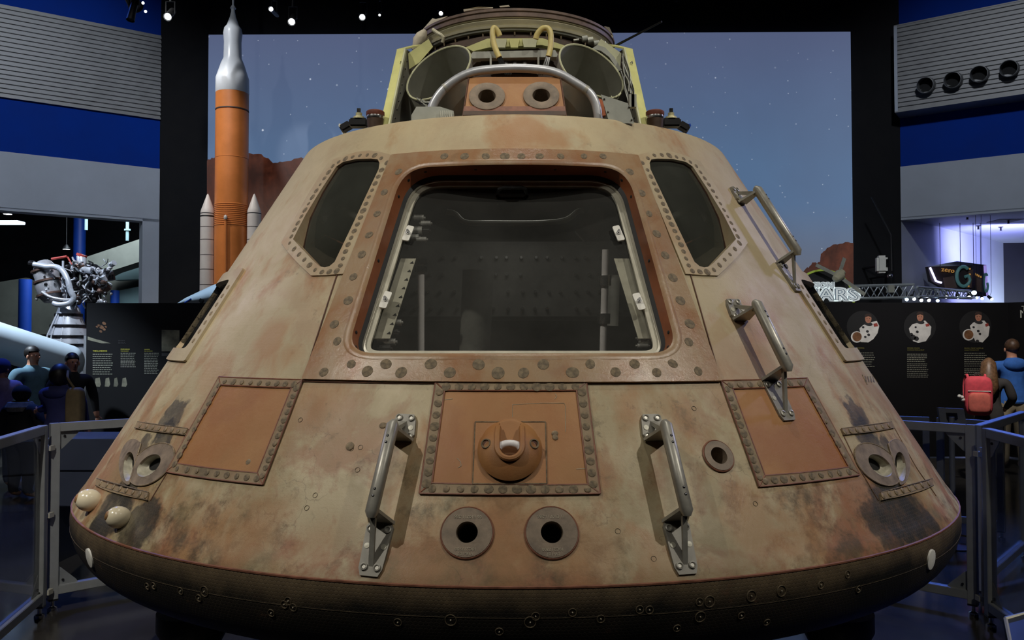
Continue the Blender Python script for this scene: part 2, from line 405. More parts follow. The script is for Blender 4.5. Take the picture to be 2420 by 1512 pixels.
def char_shield():
    s = NB('charred_shield'); z = s.xyz()[2]
    hx = s.hexgrid(78.)
    e = s.ramp(hx, .0, .10, 1, 0); n1 = s.noise(3.0, 8, .65, .4); n2 = s.noise(16, 8, .7)
    c = s.mix(s.ramp(n1, .38, .66), (.006, .0055, .004), (.020, .015, .0095))
    up = s.math('MULTIPLY', s.ramp(s.math('ADD', z, s.math('MULTIPLY', n1, .12)), ZM-.02+.06, ZM+.045+.06), .9)
    c = s.mix(up, c, s.mix(s.ramp(n2, .4, .65), srgb(104,88,64), srgb(80,66,48)))
    c = s.mix(s.math('MULTIPLY', e, s.ramp(n1, .4, .6, .12, .5)), c, s.mix(up, (.055, .042, .026), (.085, .068, .046)))
    c = s.mix(s.math('MULTIPLY', s.ramp(n2, .60, .7), s.ramp(n1, .5, .62, 0, .5)), c, (.16, .075, .04))
    s.set(s.b.inputs['Base Color'], c); s.b.inputs['Roughness'].default_value = .70; s.b.inputs['Specular IOR Level'].default_value = .3
    s.set(s.b.inputs['Normal'], s.bump(s.math('ADD', s.ramp(hx, 0, .14), s.math('MULTIPLY', n2, 1.0)), .28, .005))
char_shield()
mat('seam_red', srgb(132,86,66), .5, 0, .2, 30)
mat('joint_dark', srgb(96,62,44), .7, 0, .25, 40)
mat('bolt_char', srgb(120,105,82), .75, 0, .35, 60, .4, 120)
mat('bolt_pale', srgb(140,122,96), .7, 0, .30, 60, .4, 120)
mat('reveal_red', srgb(150,88,54), .36, 0, .22, 5, .1)
mat('seal_black', (.012,.012,.012), .6, 0, 0)
mat('frame_cream', srgb(186,182,164), .42, .1, .08, 20)
mat('steel', (.62,.62,.62), .28, 1, .08, 20)
mat('hinge_metal', srgb(186,186,182), .28, .4, .1, 30)
mat('rail_metal', srgb(166,163,153), .38, .35, .10, 25)
mat('rail_plate', srgb(140,136,126), .5, .15, .12, 25)
mat('dark_metal', (.10,.10,.10), .25, .9, .2, 20)
mat('cabin_dark', (.10,.10,.095), .6, 0, .2, 4)
mat('cabin_grey', (.20,.20,.185), .5, 0, .2, 8)
mat('bore_shade', (.006,.006,.006), .8, 0, 0)  # near-black caps paint the darkness down ports, nozzles and ducts
mat('nozzle_grey', srgb(132,116,98), .6, 0, .22, 22, .2, 90)
mat('scoop_pale', srgb(176,170,150), .5, 0, .25, 18, .1, 60)
mat('bulb_cream', srgb(226,214,184), .22, 0, .06, 12)
mat('bulb_rust', srgb(150,112,72), .5, 0, .3, 60)
mat('white_patch', srgb(226,224,214), .5, 0, .04, 20)
mat('lug_white', srgb(228,224,224), .25, 0, .05, 10)
mat('text_pale', srgb(168,158,138), .7, 0, 0)
mat('chalk', srgb(176,180,160), .8, 0, .2, 40)
mat('zinc_yellow', srgb(206,204,134), .45, 0, .10, 9)
mat('zinc_pale', srgb(196,196,160), .45, 0, .10, 9)
mat('mortar_grey', srgb(164,164,152), .42, .25, .10, 6)
mat('box_grey', srgb(166,168,158), .5, 0, .10, 12)
mat('tunnel_brown', srgb(78,58,44), .6, 0, .25, 14)
mat('ring_brown', srgb(128,108,96), .55, .1, .25, 14)
mat('ring_cream', srgb(206,200,172), .4, 0, .08, 14)
mat('cloth_white', srgb(216,206,184), .85, 0, .10, 30, .5, 40)
mat('hose_yellow', srgb(222,204,130), .4, 0, .10, 14)
mat('black_plastic', (.012,.012,.013), .35, 0, 0)
mat('cap_red', srgb(120,66,52), .55, 0, .2, 20)
mat('blue_plastic', srgb(20,80,190), .35, 0, .1, 10)
mat('brass_pale', srgb(196,190,150), .35, .4, .1, 20)
mat('orange_wire', srgb(170,90,50), .5, 0, .2, 20)
thin_glass('hatch_glass', (.78,.78,.76), (.85,.88,.9), 1.5, .015, .055)
thin_glass('window_glass', (.55,.55,.52), (.8,.82,.8), 1.55, .03, .13, (.28,.29,.24))

CAPS = thing('space_capsule', 'scorched cone-shaped space capsule in beige and rust, on display', 'spacecraft', (0, 0, .47))
# ---------------------------------------------------------------- openings, all in (phi, s)
hatch_outer = [un2(v) for v in round2d(m2(cps([(927,370),(1505,371),(1703,903),(717,899)])), .004, 1, 8)]
rim2 = round2d(m2(cps([(948,392),(1486,392),(1615,840),(806,840)], .012)), [.13,.13,.10,.10], 10, 8)
hatch_rim = [un2(v) for v in rim2]
winL_px = [(897,385),(893,377),(878,375),(842,376),(811,383),(795,394),(758,450),(723,507),(693,565),(720,594),(746,621),(757,630),(768,632),(779,629),(791,619),(830,538),(865,463),(895,400)]
mir = lambda pts: [(2432-x, y) for x, y in pts][::-1]
frL_px = [(929,369),(900,361),(874,358),(845,361),(820,368),(779,383),(725,470),(667,575),(700,617),(737,653),(775,652),(813,649),(850,560),(890,463)]
win = {-1: cps(winL_px, .005), 1: cps(mir(winL_px), .005)}
wfr = {-1: cps(frL_px), 1: cps(mir(frL_px))}
def ell(cx, cy, a, b, rot=0., n=28):
    c, s = math.cos(R(rot)), math.sin(R(rot))
    return [(cx+a*math.cos(t)*c-b*math.sin(t)*s, cy+a*math.cos(t)*s+b*math.sin(t)*c) for t in [2*math.pi*i/n for i in range(n)]]
def circ(px, py, rad, n=28, off=0.):
    """circle of metric radius on the cone around a pixel"""
    phi, s = cp(px, py, off); r = s*SA
    return [(phi+rad*math.cos(t)/r, s+rad*math.sin(t)) for t in [2*math.pi*i/n for i in range(n)]]
def px2m(px, py):
    phi, s = cp(px, py); return (cone(phi, s)-CAM).length/FPX
ports = {(1104,1259): (58, 25), (1304,1259): (59, 25.5), (1697,1078): (36, 20.5)}
port_hole = {k: circ(*k, v[1]*px2m(*k)) for k, v in ports.items()}
lobes = {('R',1): (ell(2072,1098,64,37,41), ell(2078,1101,34,19,42), (2072,1092)),
         ('R',2): (ell(2118,1093,54,29,84), ell(2125,1104,35,13,84), (2121,1087))}
for k in (1, 2):
    a, b, c = lobes[('R', k)]; lobes[('L', k)] = (mir(a), mir(b), (2432-c[0], c[1]))
def clip(poly, A_, B_, sgn):
    out = []; f = lambda p: sgn*((B_[0]-A_[0])*(p[1]-A_[1])-(B_[1]-A_[1])*(p[0]-A_[0]))
    for i in range(len(poly)):
        p, q = poly[i-1], poly[i]; a, b = f(p), f(q)
        if (a >= 0) != (b >= 0): t = a/(a-b); out.append((p[0]+(q[0]-p[0])*t, p[1]+(q[1]-p[1])*t))
        if b >= 0: out.append(q)
    return out
for sd_ in 'RL':
    A_, B_ = ((2097,1050),(2126,1150)) if sd_ == 'R' else ((335,1050),(306,1150))
    for k_ in (1, 2):
        a, b, c = lobes[(sd_, k_)]; a = ell(2072,1098,64,37,41,60) if k_ == 1 else ell(2118,1093,54,29,84,60); a = a if sd_ == 'R' else mir(a)
        lobes[(sd_, k_)] = (clip(a, A_, B_, (1 if k_ == 1 else -1)*(1 if sd_ == 'R' else -1)), b, c)
lobe_hole = {k: cps(v[1]) for k, v in lobes.items()}
p_in = cp(1899,666); p_bl = cp(1997,826); swp = (p_in[0]+p_bl[0])/2 - .045
side_op = {1: [(swp, p_in[1]), (swp+.36, p_in[1]), (swp+.36, p_bl[1]), (swp, p_bl[1])]}
side_op[-1] = [(-a, b) for a, b in side_op[1]]
side_rd = {k: [un2(v) for v in round2d(m2(v), .03, 4, 6)] for k, v in side_op.items()}
# ---------------------------------------------------------------- shell
outer = [(-math.pi*KPHI, S_TOP), (math.pi*KPHI, S_TOP), (math.pi*KPHI, S_BOT), (-math.pi*KPHI, S_BOT)]
holes = [m2(hatch_rim), m2(win[-1]), m2(win[1])] + [m2(v) for v in port_hole.values()] + [m2(v) for v in lobe_hole.values()] + [m2(v) for v in side_rd.values()]
bm = flat_mesh([[Vector(v) for v in outer]]+holes, ds=.12)
wrap(bm, 0)
f_r = .035   # rounded shoulder up to the deck
prof = []
r0, z0 = S_TOP*SA, ZA-S_TOP*CA
for k in range(7):
    a = AL_k = (math.pi/2-(math.pi/2-AL)*(1-k/6)) if False else (AL+(math.pi/2-AL)*k/6)
    # normal angle runs from the cone's normal (AL above horizontal) to straight up
    prof.append((r0 - f_r*math.cos(AL) + f_r*math.cos(a), z0 - f_r*math.sin(AL) + f_r*math.sin(a)))
prof += [(prof[-1][0]-.10, prof[-1][1]), (prof[-1][0]-.11, prof[-1][1]-.06)]
DECK = prof[-1][1]
prev = None
for (r, z) in prof:
    l = [bm.verts.new((r*math.sin(R(3*i)-math.pi), -r*math.cos(R(3*i)-math.pi), z)) for i in range(120)]
    if prev: skin_loops(bm, prev, l)
    prev = l
prev = None
for k in range(5):
    a = AL-(AL-math.asin((1.0723-ZM)/RT))*k/4; r, z = RC+RT*math.cos(a), ZM+RT*math.sin(a)
    r += (S_BOT*SA-(RC+RT*CA))*(1-k/4)
    if k == 0: r, z = S_BOT*SA, ZA-S_BOT*CA
    l = [bm.verts.new((r*math.sin(R(3*i)-math.pi), -r*math.cos(R(3*i)-math.pi), z)) for i in range(120)]
    if prev: skin_loops(bm, prev, l)
    prev = l
bmesh.ops.remove_doubles(bm, verts=bm.verts[:], dist=2e-4)
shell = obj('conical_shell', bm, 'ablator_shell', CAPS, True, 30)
bm = B(); lathe(bm, [(0, DECK), (prof[-1][0]+.005, DECK)], n=64); obj('forward_deck', bm, 'cabin_dark', CAPS)
# blunt heat shield
bm = B(); pr = []
for k in range(13):
    a0_ = math.asin((1.0723-ZM)/RT); a = a0_ - (a0_+R(67.1))*k/12; pr.append((RC+RT*math.cos(a), ZM+RT*math.sin(a)))
zc = ZM+4.49*.921
for k in range(1, 9):
    r = pr[12][0]*(1-k/8); pr.append((max(r, .001), zc-math.sqrt(4.69**2-r*r)))
lathe(bm, pr, n=120); obj('heat_shield', bm, 'charred_shield', CAPS, True, 60)
def ring_line(name, z, rr, m, w):
    bm = B(); r = prof_r(z); lathe(bm, [(r-.004, z-w), (r+rr, z-w*.5), (r+rr, z+w*.5), (r-.004, z+w)], n=120); return obj(name, bm, m, CAPS, True, 30)
ring_line('shield_joint', 1.0725, .003, 'seam_red', .0045)
mat('ring_line', srgb(84,72,54), .7, 0, .2, 30)
ring_line('shield_joint', .995, .0010, 'ring_line', .0010)
# ---------------------------------------------------------------- shared small parts
def disc_mesh(r, h, n=14, dome=.3):
    bm = B(); lathe(bm, [(r, -.003), (r, h*.6), (r*.85, h), (r*.4, h*(1+dome)), (.0005, h*(1+dome))], n=n); return mesh_of(bm)
def tagm(me, m): me.materials.append(MATS[m]); return me
BOLT_BIG = tagm(disc_mesh(.0180, .0012, 18, -.3), 'bolt_char'); BOLT_MID = tagm(disc_mesh(.0122, .002, 14, 0), 'bolt_char')
BOLT_SML = tagm(disc_mesh(.010, .003, 12), 'bolt_pale'); BOLT_DOT = tagm(disc_mesh(.006, .002, 10), 'seal_black')
def ringmesh(r, w, h, m, n=20):
    bm = B(); lathe(bm, [(r-w, -.002), (r-w*.5, h), (r+w*.5, h), (r+w, -.002)], n=n); return tagm(mesh_of(bm), m)
def bolt_on(px, py, me, parent, off=.004, sc=1., name='bolt'):
    phi, s = cp(px, py, off)
    j = 1+random.uniform(-.12, .12)
    return inst(name, me, place(cone(phi, s, off), cnorm(phi), (sc*j, sc*j*random.uniform(.85, 1.1), 1.), random.uniform(0, 6)), parent)
def along(pts, n, inset=0.):
    seg = [math.dist(pts[i], pts[i+1]) for i in range(len(pts)-1)]; T = sum(seg); out = []
    for k in range(n):
        d = (inset + (1-2*inset)*(k/(n-1) if n > 1 else .5))*T; i = 0
        while i < len(seg)-1 and d > seg[i]: d -= seg[i]; i += 1
        f = d/seg[i]; a, b = pts[i], pts[i+1]; out.append((a[0]+(b[0]-a[0])*f, a[1]+(b[1]-a[1])*f))
    return out
# ---------------------------------------------------------------- hatch
hf = plate('hatch_frame', hatch_outer, [hatch_rim], 'ablator_hatch', CAPS, -.004, .012)
for q in [(942,406),(908,454),(891,505),(872,555),(855,601),(835,654),(823,710),(790,766),(797,806), (1488,406),(1516,456),(1534,505),(1552,552),(1572,603),(1590,656),(1608,710),(1630,765),(1628,808),
          (765,879),(868,877),(948,880),(1063,880),(1177,881),(1237,881),(1353,880),(1455,879),(1552,880),(1650,877), (830,860),(912,860),(1018,860),(1131,861),(1284,861),(1395,860),(1500,860),(1590,859)]:
    bolt_on(*q, BOLT_BIG, hf, .012, 1. if q[1] > 700 else .9)
for x in (1050,1098,1148,1193,1232,1275,1325,1380,1425): bolt_on(x, 369, BOLT_BIG, hf, .012, .85)
N0 = Vector((0, -CA, SA)); P0 = cone(0, 2.7) - N0*.125
def on_plane(px, py, off=0.):
    d = ray(px, py); p0 = P0+N0*off; return CAM + d*((p0-CAM).dot(N0)/d.dot(N0))
PX_, PY_ = Vector((1,0,0)), cup(0)
def pl2(p): return Vector(((p-P0).dot(PX_), (p-P0).dot(PY_)))
def pl3(v, off=0.): return P0 + PX_*v.x + PY_*v.y + N0*off
def inset2(loop, d):
    out = []; n = len(loop)
    for i in range(n):
        a, b, c = loop[i-1], loop[i], loop[(i+1) % n]
        t = (c-a).normalized(); out.append(b+Vector((t.y, -t.x))*d)
    return out
fr_out = round2d([pl2(on_plane(*q)) for q in ((978,428),(1460,428),(1571,846),(847,846))], [.12,.12,.07,.07], 10, 8)
ar = sum(fr_out[i-1].x*fr_out[i].y-fr_out[i].x*fr_out[i-1].y for i in range(len(fr_out)))
sg = -1 if ar > 0 else 1
fr_in = inset2(fr_out, .026*sg); fr_mid = inset2(fr_out, .009*sg)
rimP = [cone(*q, .012) for q in hatch_rim]
bulge = [cone(q[0], q[1], .020) for q in hatch_rim]
# a slightly raised, rounded lip, then the reveal down to the frame
lip = [un2(v) for v in inset2(rim2, .014*sg)]; lip_o = [un2(v) for v in inset2(rim2, -.012*sg)]
# orientation of rim2 in (phi,s) is mirrored against the plane loop, so test which side is inside
def poly_area(l): return abs(sum(l[i-1][0]*l[i][1]-l[i][0]*l[i-1][1] for i in range(len(l))))
if poly_area(lip) > poly_area(lip_o): lip, lip_o = lip_o, lip
if poly_area(fr_in) > poly_area(fr_out): fr_in = inset2(fr_out, -.026*sg); fr_mid = inset2(fr_out, -.009*sg)
loft_cone('hatch_lip', [[cone(*q, .012) for q in lip_o], [cone(*q, .016) for q in hatch_rim], [cone(*q, .008) for q in lip]], 'ablator_hatch', CAPS, angle=70)
rv = loft_cone('hatch_reveal', [[cone(*q, .008) for q in lip], [pl3(v, .02) for v in inset2(fr_out, -.012*sg if poly_area(inset2(fr_out, -.012*sg)) > poly_area(fr_out) else .012*sg)]], 'reveal_red', CAPS, angle=70)
loft_cone('window_seal', [[pl3(v, .02) for v in inset2(fr_out, (-.012*sg) if poly_area(inset2(fr_out, -.012*sg)) > poly_area(fr_out) else .012*sg)], [pl3(v, .012) for v in fr_out], [pl3(v, -.03) for v in fr_out]], 'seal_black', CAPS, angle=30)
loft_cone('window_frame', [[pl3(v, -.02) for v in fr_out], [pl3(v, .008) for v in fr_out], [pl3(v, .010) for v in fr_mid], [pl3(v, .004) for v in fr_mid], [pl3(v, .003) for v in fr_in], [pl3(v, -.012) for v in fr_in]], 'frame_cream', CAPS, angle=25)
bm = B(); a = [bm.verts.new(pl3(v, -.004)) for v in fr_in]; bm.faces.new(a); obj('hatch_window', bm, 'hatch_glass', CAPS, False)
# screw heads around the reveal
nl = len(hatch_rim); frw = inset2(fr_out, -.012*sg if poly_area(inset2(fr_out, -.012*sg)) > poly_area(fr_out) else .012*sg)
for k in range(0, nl, 4):
    a, b = cone(*lip[k], .010), pl3(frw[k], .02); p = a.lerp(b, .45)
    t = cone(*lip[(k+1) % nl], .010)-cone(*lip[k-1], .010); n = t.cross(b-a).normalized()
    if n.dot(cone(0, 2.75)-p) < 0: n = -n
    inst('screw', BOLT_DOT, place(p, n, 1.), rv)
# row of small beads along the seal
BEAD = tagm(disc_mesh(.0035, .003, 8), 'bolt_pale')
tabs = {-1: [(965,556),(912,713)], 1: [(1461,556),(1509,717)]}
for sd, qs in tabs.items():
    for q in qs:
        p = pl2(on_plane(*q)); up = Vector((.30*-sd*-1, 1)).normalized() if False else Vector((-.26*sd, 1)).normalized(); rt = Vector((up.y, -up.x))
        bm = B(); poly = round2d([p+up*.034-rt*.013, p+up*.034+rt*.013, p-up*.034+rt*.013, p-up*.034-rt*.013], .006, 3, 1)
        prism(bm, [pl3(v, .008) for v in poly], N0*.006); t = obj('clamp_tab', bm, 'white_patch', CAPS, False)
        bm = B(); c = pl3(p, .013); cyl(bm, c, c+N0*.008, .0075, n=12); cyl(bm, c+N0*.008, c+N0*.018, .0045, n=10); obj('screw', bm, 'steel', t)
# perforated side strips of the frame with dark triangles
for sd in (-1, 1):
    a, b = pl2(on_plane(*((968,600) if sd < 0 else (1466,600)))), pl2(on_plane(*((905,790) if sd < 0 else (1525,790))))
    off = Vector((.020*-sd, 0)); fo_ = Vector((.034*sd, 0)); bm = B(); prism(bm, [pl3(v, -.03) for v in (a+fo_, a+off, b+off, b+fo_)], N0*.004); st = obj('frame_strip', bm, 'frame_cream', CAPS, False)
    TRI = B(); prism(TRI, [Vector((.005, 0, 0)), Vector((-.004, .004, 0)), Vector((-.004, -.004, 0))], Vector((0, 0, .001))); TRI = tagm(mesh_of(TRI, False), 'dark_metal')
    if sd < 0:
        for k in range(9):
            inst('notch', TRI, place(pl3((a+off*.5).lerp(b+off*.5, .06+k*.11), -.026), N0, 1.4, R(200)), st)
# dark grip at the top of the window
bm = B(); g = [on_plane(1176,456,.012), on_plane(1180,446,.04), on_plane(1190,443,.045), on_plane(1232,443,.045), on_plane(1241,446,.04), on_plane(1245,456,.012)]
tube(bm, g, .0075, 8); obj('window_grip', bm, 'dark_metal', CAPS)
# hinge linkages seen through the glass
def hinge(pts):
    h = None
    for i, (x, y, r) in enumerate(pts):
        c = on_plane(x, y, -.05); bm = B(); cyl(bm, c-PX_*.018-N0*.0, c+PX_*.018, r, n=14); cyl(bm, c-PX_*.024, c+PX_*.024, r*.45, n=10)
        if h is None: h = obj('hinge', bm, 'hinge_metal', CAPS)
        else: obj('hinge_link', bm, 'hinge_metal' if i % 3 else 'dark_metal', h)
    bm = B(); tube(bm, [on_plane(x, y, -.055) for x, y, r in pts], .008, 8); obj('hinge_arm', bm, 'dark_metal', h)
hinge([(990,515,.012),(1006,528,.010),(986,545,.016),(1003,545,.011),(978,562,.014),(996,566,.010)])
hinge([(915,752,.013),(936,762,.011),(912,775,.016),(928,785,.011),(905,800,.015),(922,808,.012),(910,824,.014)])
hinge([(1519,799,.008),(1526,808,.010),(1519,817,.008)])
# ---------------------------------------------------------------- corner windows
for sd in (-1, 1):
    wf = plate('corner_window_frame', wfr[sd], [win[sd]], 'ablator_window', CAPS, -.004, .006)
    # bolts midway between opening and outer edge
    mid = [(915,385),(893,368),(874,366),(845,368),(815,376),(790,388),(768,420),(745,455),(722,495),(700,535),(683,572),(700,594),(718,612),(735,630),(752,643),(772,643),(800,640),(812,608),(822,580),(838,545),(850,520),(858,500),(866,480),(874,462),(884,440),(893,420),(902,402)]
    if sd > 0: mid = [(2432-x, y) for x, y in mid]
    for q in along(mid, 44): bolt_on(*q, BOLT_MID, wf, .005, random.uniform(.72, 1.05))
    W = win[sd]; w0, w1 = min(q[1] for q in W), max(q[1] for q in W)
    dep = lambda q: -.003-.125*max(0., (q[1]-w0)/(w1-w0))**3.2
    loft_cone('window_reveal', [[cone(*q, .006) for q in W], [cone(*q, dep(q)) for q in W]], 'ablator_window', CAPS, angle=40)
    loft_cone('window_seal', [[cone(*q, dep(q)) for q in W], [cone(q[0], q[1], dep(q)-.012) for q in W]], 'joint_dark', CAPS)
    bm = flat_mesh([m2(W)], ds=.05)
    for v in bm.verts: v.co = cone(v.co.x/KPHI, v.co.y, dep((0, v.co.y))-.006)
    obj('corner_window_pane', bm, 'window_glass', CAPS, True, 80)
    # rounded inner lining seen through the glass
    pts = [(712,520),(760,500),(800,492),(840,512),(868,530)]; pts = pts if sd < 0 else [(2432-x, y) for x, y in pts]
    bm = B(); tube(bm, smooth_path([cone(*cp(x, y, -.22), -.22) for x, y in pts]), .016, 10); obj('inner_rail', bm, 'lug_white', CAPS)
    pts = [(735,575),(768,556),(815,578)]; pts = pts if sd < 0 else [(2432-x, y) for x, y in pts]
    bm = B(); tube(bm, [cone(*cp(x, y, -.16), -.16) for x, y in pts], .004, 6); obj('inner_gasket', bm, 'seam_red', CAPS)
# ---------------------------------------------------------------- side windows (seen almost edge-on)
for sd in (-1, 1):
    a = sd; ph0 = swp-.055; s0, s1 = p_in[1]-.05, p_bl[1]+.055
    o = [(a*ph0, s0), (a*(swp+.46), s0), (a*(swp+.46), s1), (a*ph0, s1)]; o = [un2(v) for v in round2d(m2(o), .012, 3, 6)]
    sf = plate('side_window_frame', o, [side_rd[sd]], 'ablator_window', CAPS, -.01, .011)
    for k in range(7):
        s = s0+.09+(s1-s0-.18)*k/6; phi = a*(swp-.028)
        inst('bolt', BOLT_SML, place(cone(phi, s, .0095), cnorm(phi), 1.1), sf)
    loft_cone('window_reveal', [[cone(*q, .011) for q in side_rd[sd]], [cone(*q, -.06) for q in side_rd[sd]]], 'dark_metal', CAPS)
    bm = B(); vs = [bm.verts.new(cone(*q, -.05)) for q in side_rd[sd]]; bm.faces.new(vs); obj('side_window_pane', bm, 'window_glass', CAPS, False)
    bm = B(); tube(bm, [cone(a*(swp+.03), side_op[1][0][1]+.02, -.01), cone(a*(swp+.03), side_op[1][3][1]-.02, -.01)], .008, 8); obj('side_window_trim', bm, 'steel', CAPS)
# ---------------------------------------------------------------- bolted access panels
def access(name, outer_px, inner_px, nb, mesh=None, inner_m='ablator_panel', sc=1.):
    O, I = cps(outer_px), cps(inner_px); T = B
    pan = plate(name, dens(I, 6), [], inner_m, CAPS, -.003, .003)
    n = 4
    for k in range(4):
        j = (k+1) % 4
        quad = [O[k], O[j], I[j], I[k]]
        st = plate('panel_strip', dens(quad, 5), [], 'ablator_strip', pan, -.004, .006)
        a = ((outer_px[k][0]+inner_px[k][0])/2, (outer_px[k][1]+inner_px[k][1])/2); b = ((outer_px[j][0]+inner_px[j][0])/2, (outer_px[j][1]+inner_px[j][1])/2)
        for q in along([a, b], nb[k], .5/nb[k]*.9): bolt_on(*q, BOLT_MID if random.random() < .75 else BOLT_SML, st, .006, sc)
        for (pa, pb) in ((O[k], O[j]), (I[k], I[j]), (O[k], I[k])):
            bm = B(); tube(bm, [cone(pa[0]+(pb[0]-pa[0])*t/8, pa[1]+(pb[1]-pa[1])*t/8, .005) for t in range(9)], .0028, 5); obj('panel_joint', bm, 'seam_red', pan)
    return pan
cpan = access('access_panel', [(1030,904),(1385,904),(1418,1167),(992,1167)], [(1051,924),(1362,924),(1389,1146),(1021,1143)], (11,9,12,9), sc=1.05)
access('access_panel', [(520,892),(717,899),(623,1146),(396,1116)], [(524,911),(691,918),(611,1119),(420,1096)], (9,12,9,10), sc=.9)
access('access_panel', [(1702,901),(1905,895),(2029,1123),(1792,1151)], [(1729,920),(1898,914),(2003,1105),(1805,1125)], (8,8,10,11), sc=1.0)
# square plate with hooded lug in the middle panel
q = cps([(1123,997),(1289,997),(1292,1143),(1117,1143)], .006)
lp = plate('lug_plate', dens(q, 5), [], 'ablator_panel', cpan, -.002, .007)
for k in range(4):
    a, b = q[k], q[(k+1) % 4]; bm = B(); tube(bm, [cone(a[0]+(b[0]-a[0])*t/6, a[1]+(b[1]-a[1])*t/6, .007) for t in range(7)], .0018, 5); obj('panel_joint', bm, 'bolt_char', lp)
c0 = cp(1205, 1063); m_ = px2m(1205, 1065); rad = 75*m_
bm = B(); G = 56; grid = []; asp = 1.16
for i in range(G+1):
    row = []
    for j in range(G+1):
        u, v = -1+2*i/G, -1+2*j/G                     # u right, v up
        d = math.hypot(u, v)
        if d > 1e-6 and max(abs(u), abs(v)) > 0: k = max(abs(u), abs(v))/d; uu, vv = u*k, v*k
        else: uu, vv = u, v
        rr = math.hypot(uu, vv)
        # the bump is a blunt shoulder that is highest below the middle
        h = .050*max(0, 1-((uu)**2+((vv+.08)/1.0)**2)**1.0)**.75
        h *= (1 if vv < .1 else max(0, 1-(vv-.1)/.95)**.45)
        slot = abs(uu) < .34 and (vv > -.12 or math.hypot(uu, vv+.12) < .34)
        if slot: h = min(h, .004)
        phi = c0[0]+uu*rad/(c0[1]*SA); s = c0[1]-vv*rad*asp*.95
        row.append(bm.verts.new(cone(phi, s, .007+h)))
    grid.append(row)
for i in range(G):
    for j in range(G): bm.faces.new((grid[i][j], grid[i+1][j], grid[i+1][j+1], grid[i][j+1]))
obj('lug_hood', bm, 'ablator_panel', lp, True, 38)
def onhood(u, v, off):
    return cone(c0[0]+u*rad/(c0[1]*SA), c0[1]-v*rad*asp*.95, off)
bm = B(); pts = [onhood(.38*math.cos(t), -.10+.40*math.sin(t), .052-.004*math.sin(t)) for t in [math.pi+math.pi*k/16 for k in range(17)]]
pts = [onhood(-.38, .62, .020), onhood(-.38, .3, .040)] + pts + [onhood(.38, .3, .040), onhood(.38, .62, .020)]
tube(bm, pts, .0085, 8); obj('hood_rim', bm, 'ablator_panel', lp)
bm = B(); pts = [onhood(.345*math.sin(t), -.12+.16*math.cos(t), .034) for t in [-1.45+2.9*k/10 for k in range(11)]]; tube(bm, pts, .011, 10); obj('lug', bm, 'lug_white', lp)
RNG = ringmesh(.0125, .003, .003, 'bolt_char')
for u in (-.72, .74): inst('ring', RNG, place(onhood(u, .02, .010+.050*max(0, 1-(u*u+.01))**.75), (cnorm(c0[0])+Vector((u*.5, 0, -.1))).normalized(), 1.), lp)
# chalk outline and grease marks
def chalk(px, r=.0007): 
    bm = B(); tube(bm, [cone(*cp(x, y, .004), .0034) for x, y in px], r, 4); obj('chalk_mark', bm, 'chalk', cpan)
chalk([(1211,990),(1211,956),(1280,952),(1333,952),(1337,960),(1337,1020)])
chalk([(1312,930),(1316,936),(1311,942)]); chalk([(1042,945),(1070,942)]); chalk([(1082,1105),(1090,1100),(1088,1090),(1080,1082)])
chalk([(1362,1108),(1384,1107)])
for q in ((1311,1024),(1312,1033)): bolt_on(*q, BOLT_SML, cpan, .003, .9, 'patch')
# ---------------------------------------------------------------- round ports
for k, (ro, ri) in ports.items():
    m_ = px2m(*k); phi, s = cp(*k)
    pl = plate('port_flange', circ(*k, ro*m_, 36), [port_hole[k]], 'nozzle_grey', CAPS, -.004, .007)
    hl = port_hole[k]; bm = B(); ax = cnorm(phi)
    L0 = [cone(*q, .007) for q in hl]; c = sum(L0, Vector())/len(L0); inn = Vector((0, .85, -.25)) if k[1] > 1200 else -ax
    bm = B(); prev = None
    for d, sc in ((0, 1), (.05, .96), (.30, .9)):
        vs = [bm.verts.new(c+(p-c)*sc+inn*d) for p in L0]
        if prev: skin_loops(bm, prev, vs)
        prev = vs
    obj('port_bore', bm, 'nozzle_grey', pl)
    bm = B(); bm.faces.new([bm.verts.new(c+(p-c)*.92+inn*.16) for p in L0]); obj('port_throat', bm, 'bore_shade', pl)
    bm = B(); tube(bm, [cone(*q, .003) for q in circ(*k, ro*m_+.002, 40)]+[cone(*circ(*k, ro*m_+.002, 40)[0], .003)], .003, 5, False); obj('port_joint', bm, 'seam_red', pl)
    if k[1] > 1200:
        txt = [('06 E10711-286', .32), ('10C217700', -.62), ('V16-107', -.80)] if k[0] < 1200 else [('11 E10711-286', .32), ('10C217700', -.62), ('0V-107', -.80)]
        for i, (t, v) in enumerate(txt):
            dv = (.68 if i == 0 else v)*ro*m_
            p = cone(phi, s-dv, .0078)
            obj('lettering', text_mesh(t, .0125, place(p, cnorm(phi), 1., math.pi, cup(phi)), .0003, 'CENTER'), 'text_pale', pl)
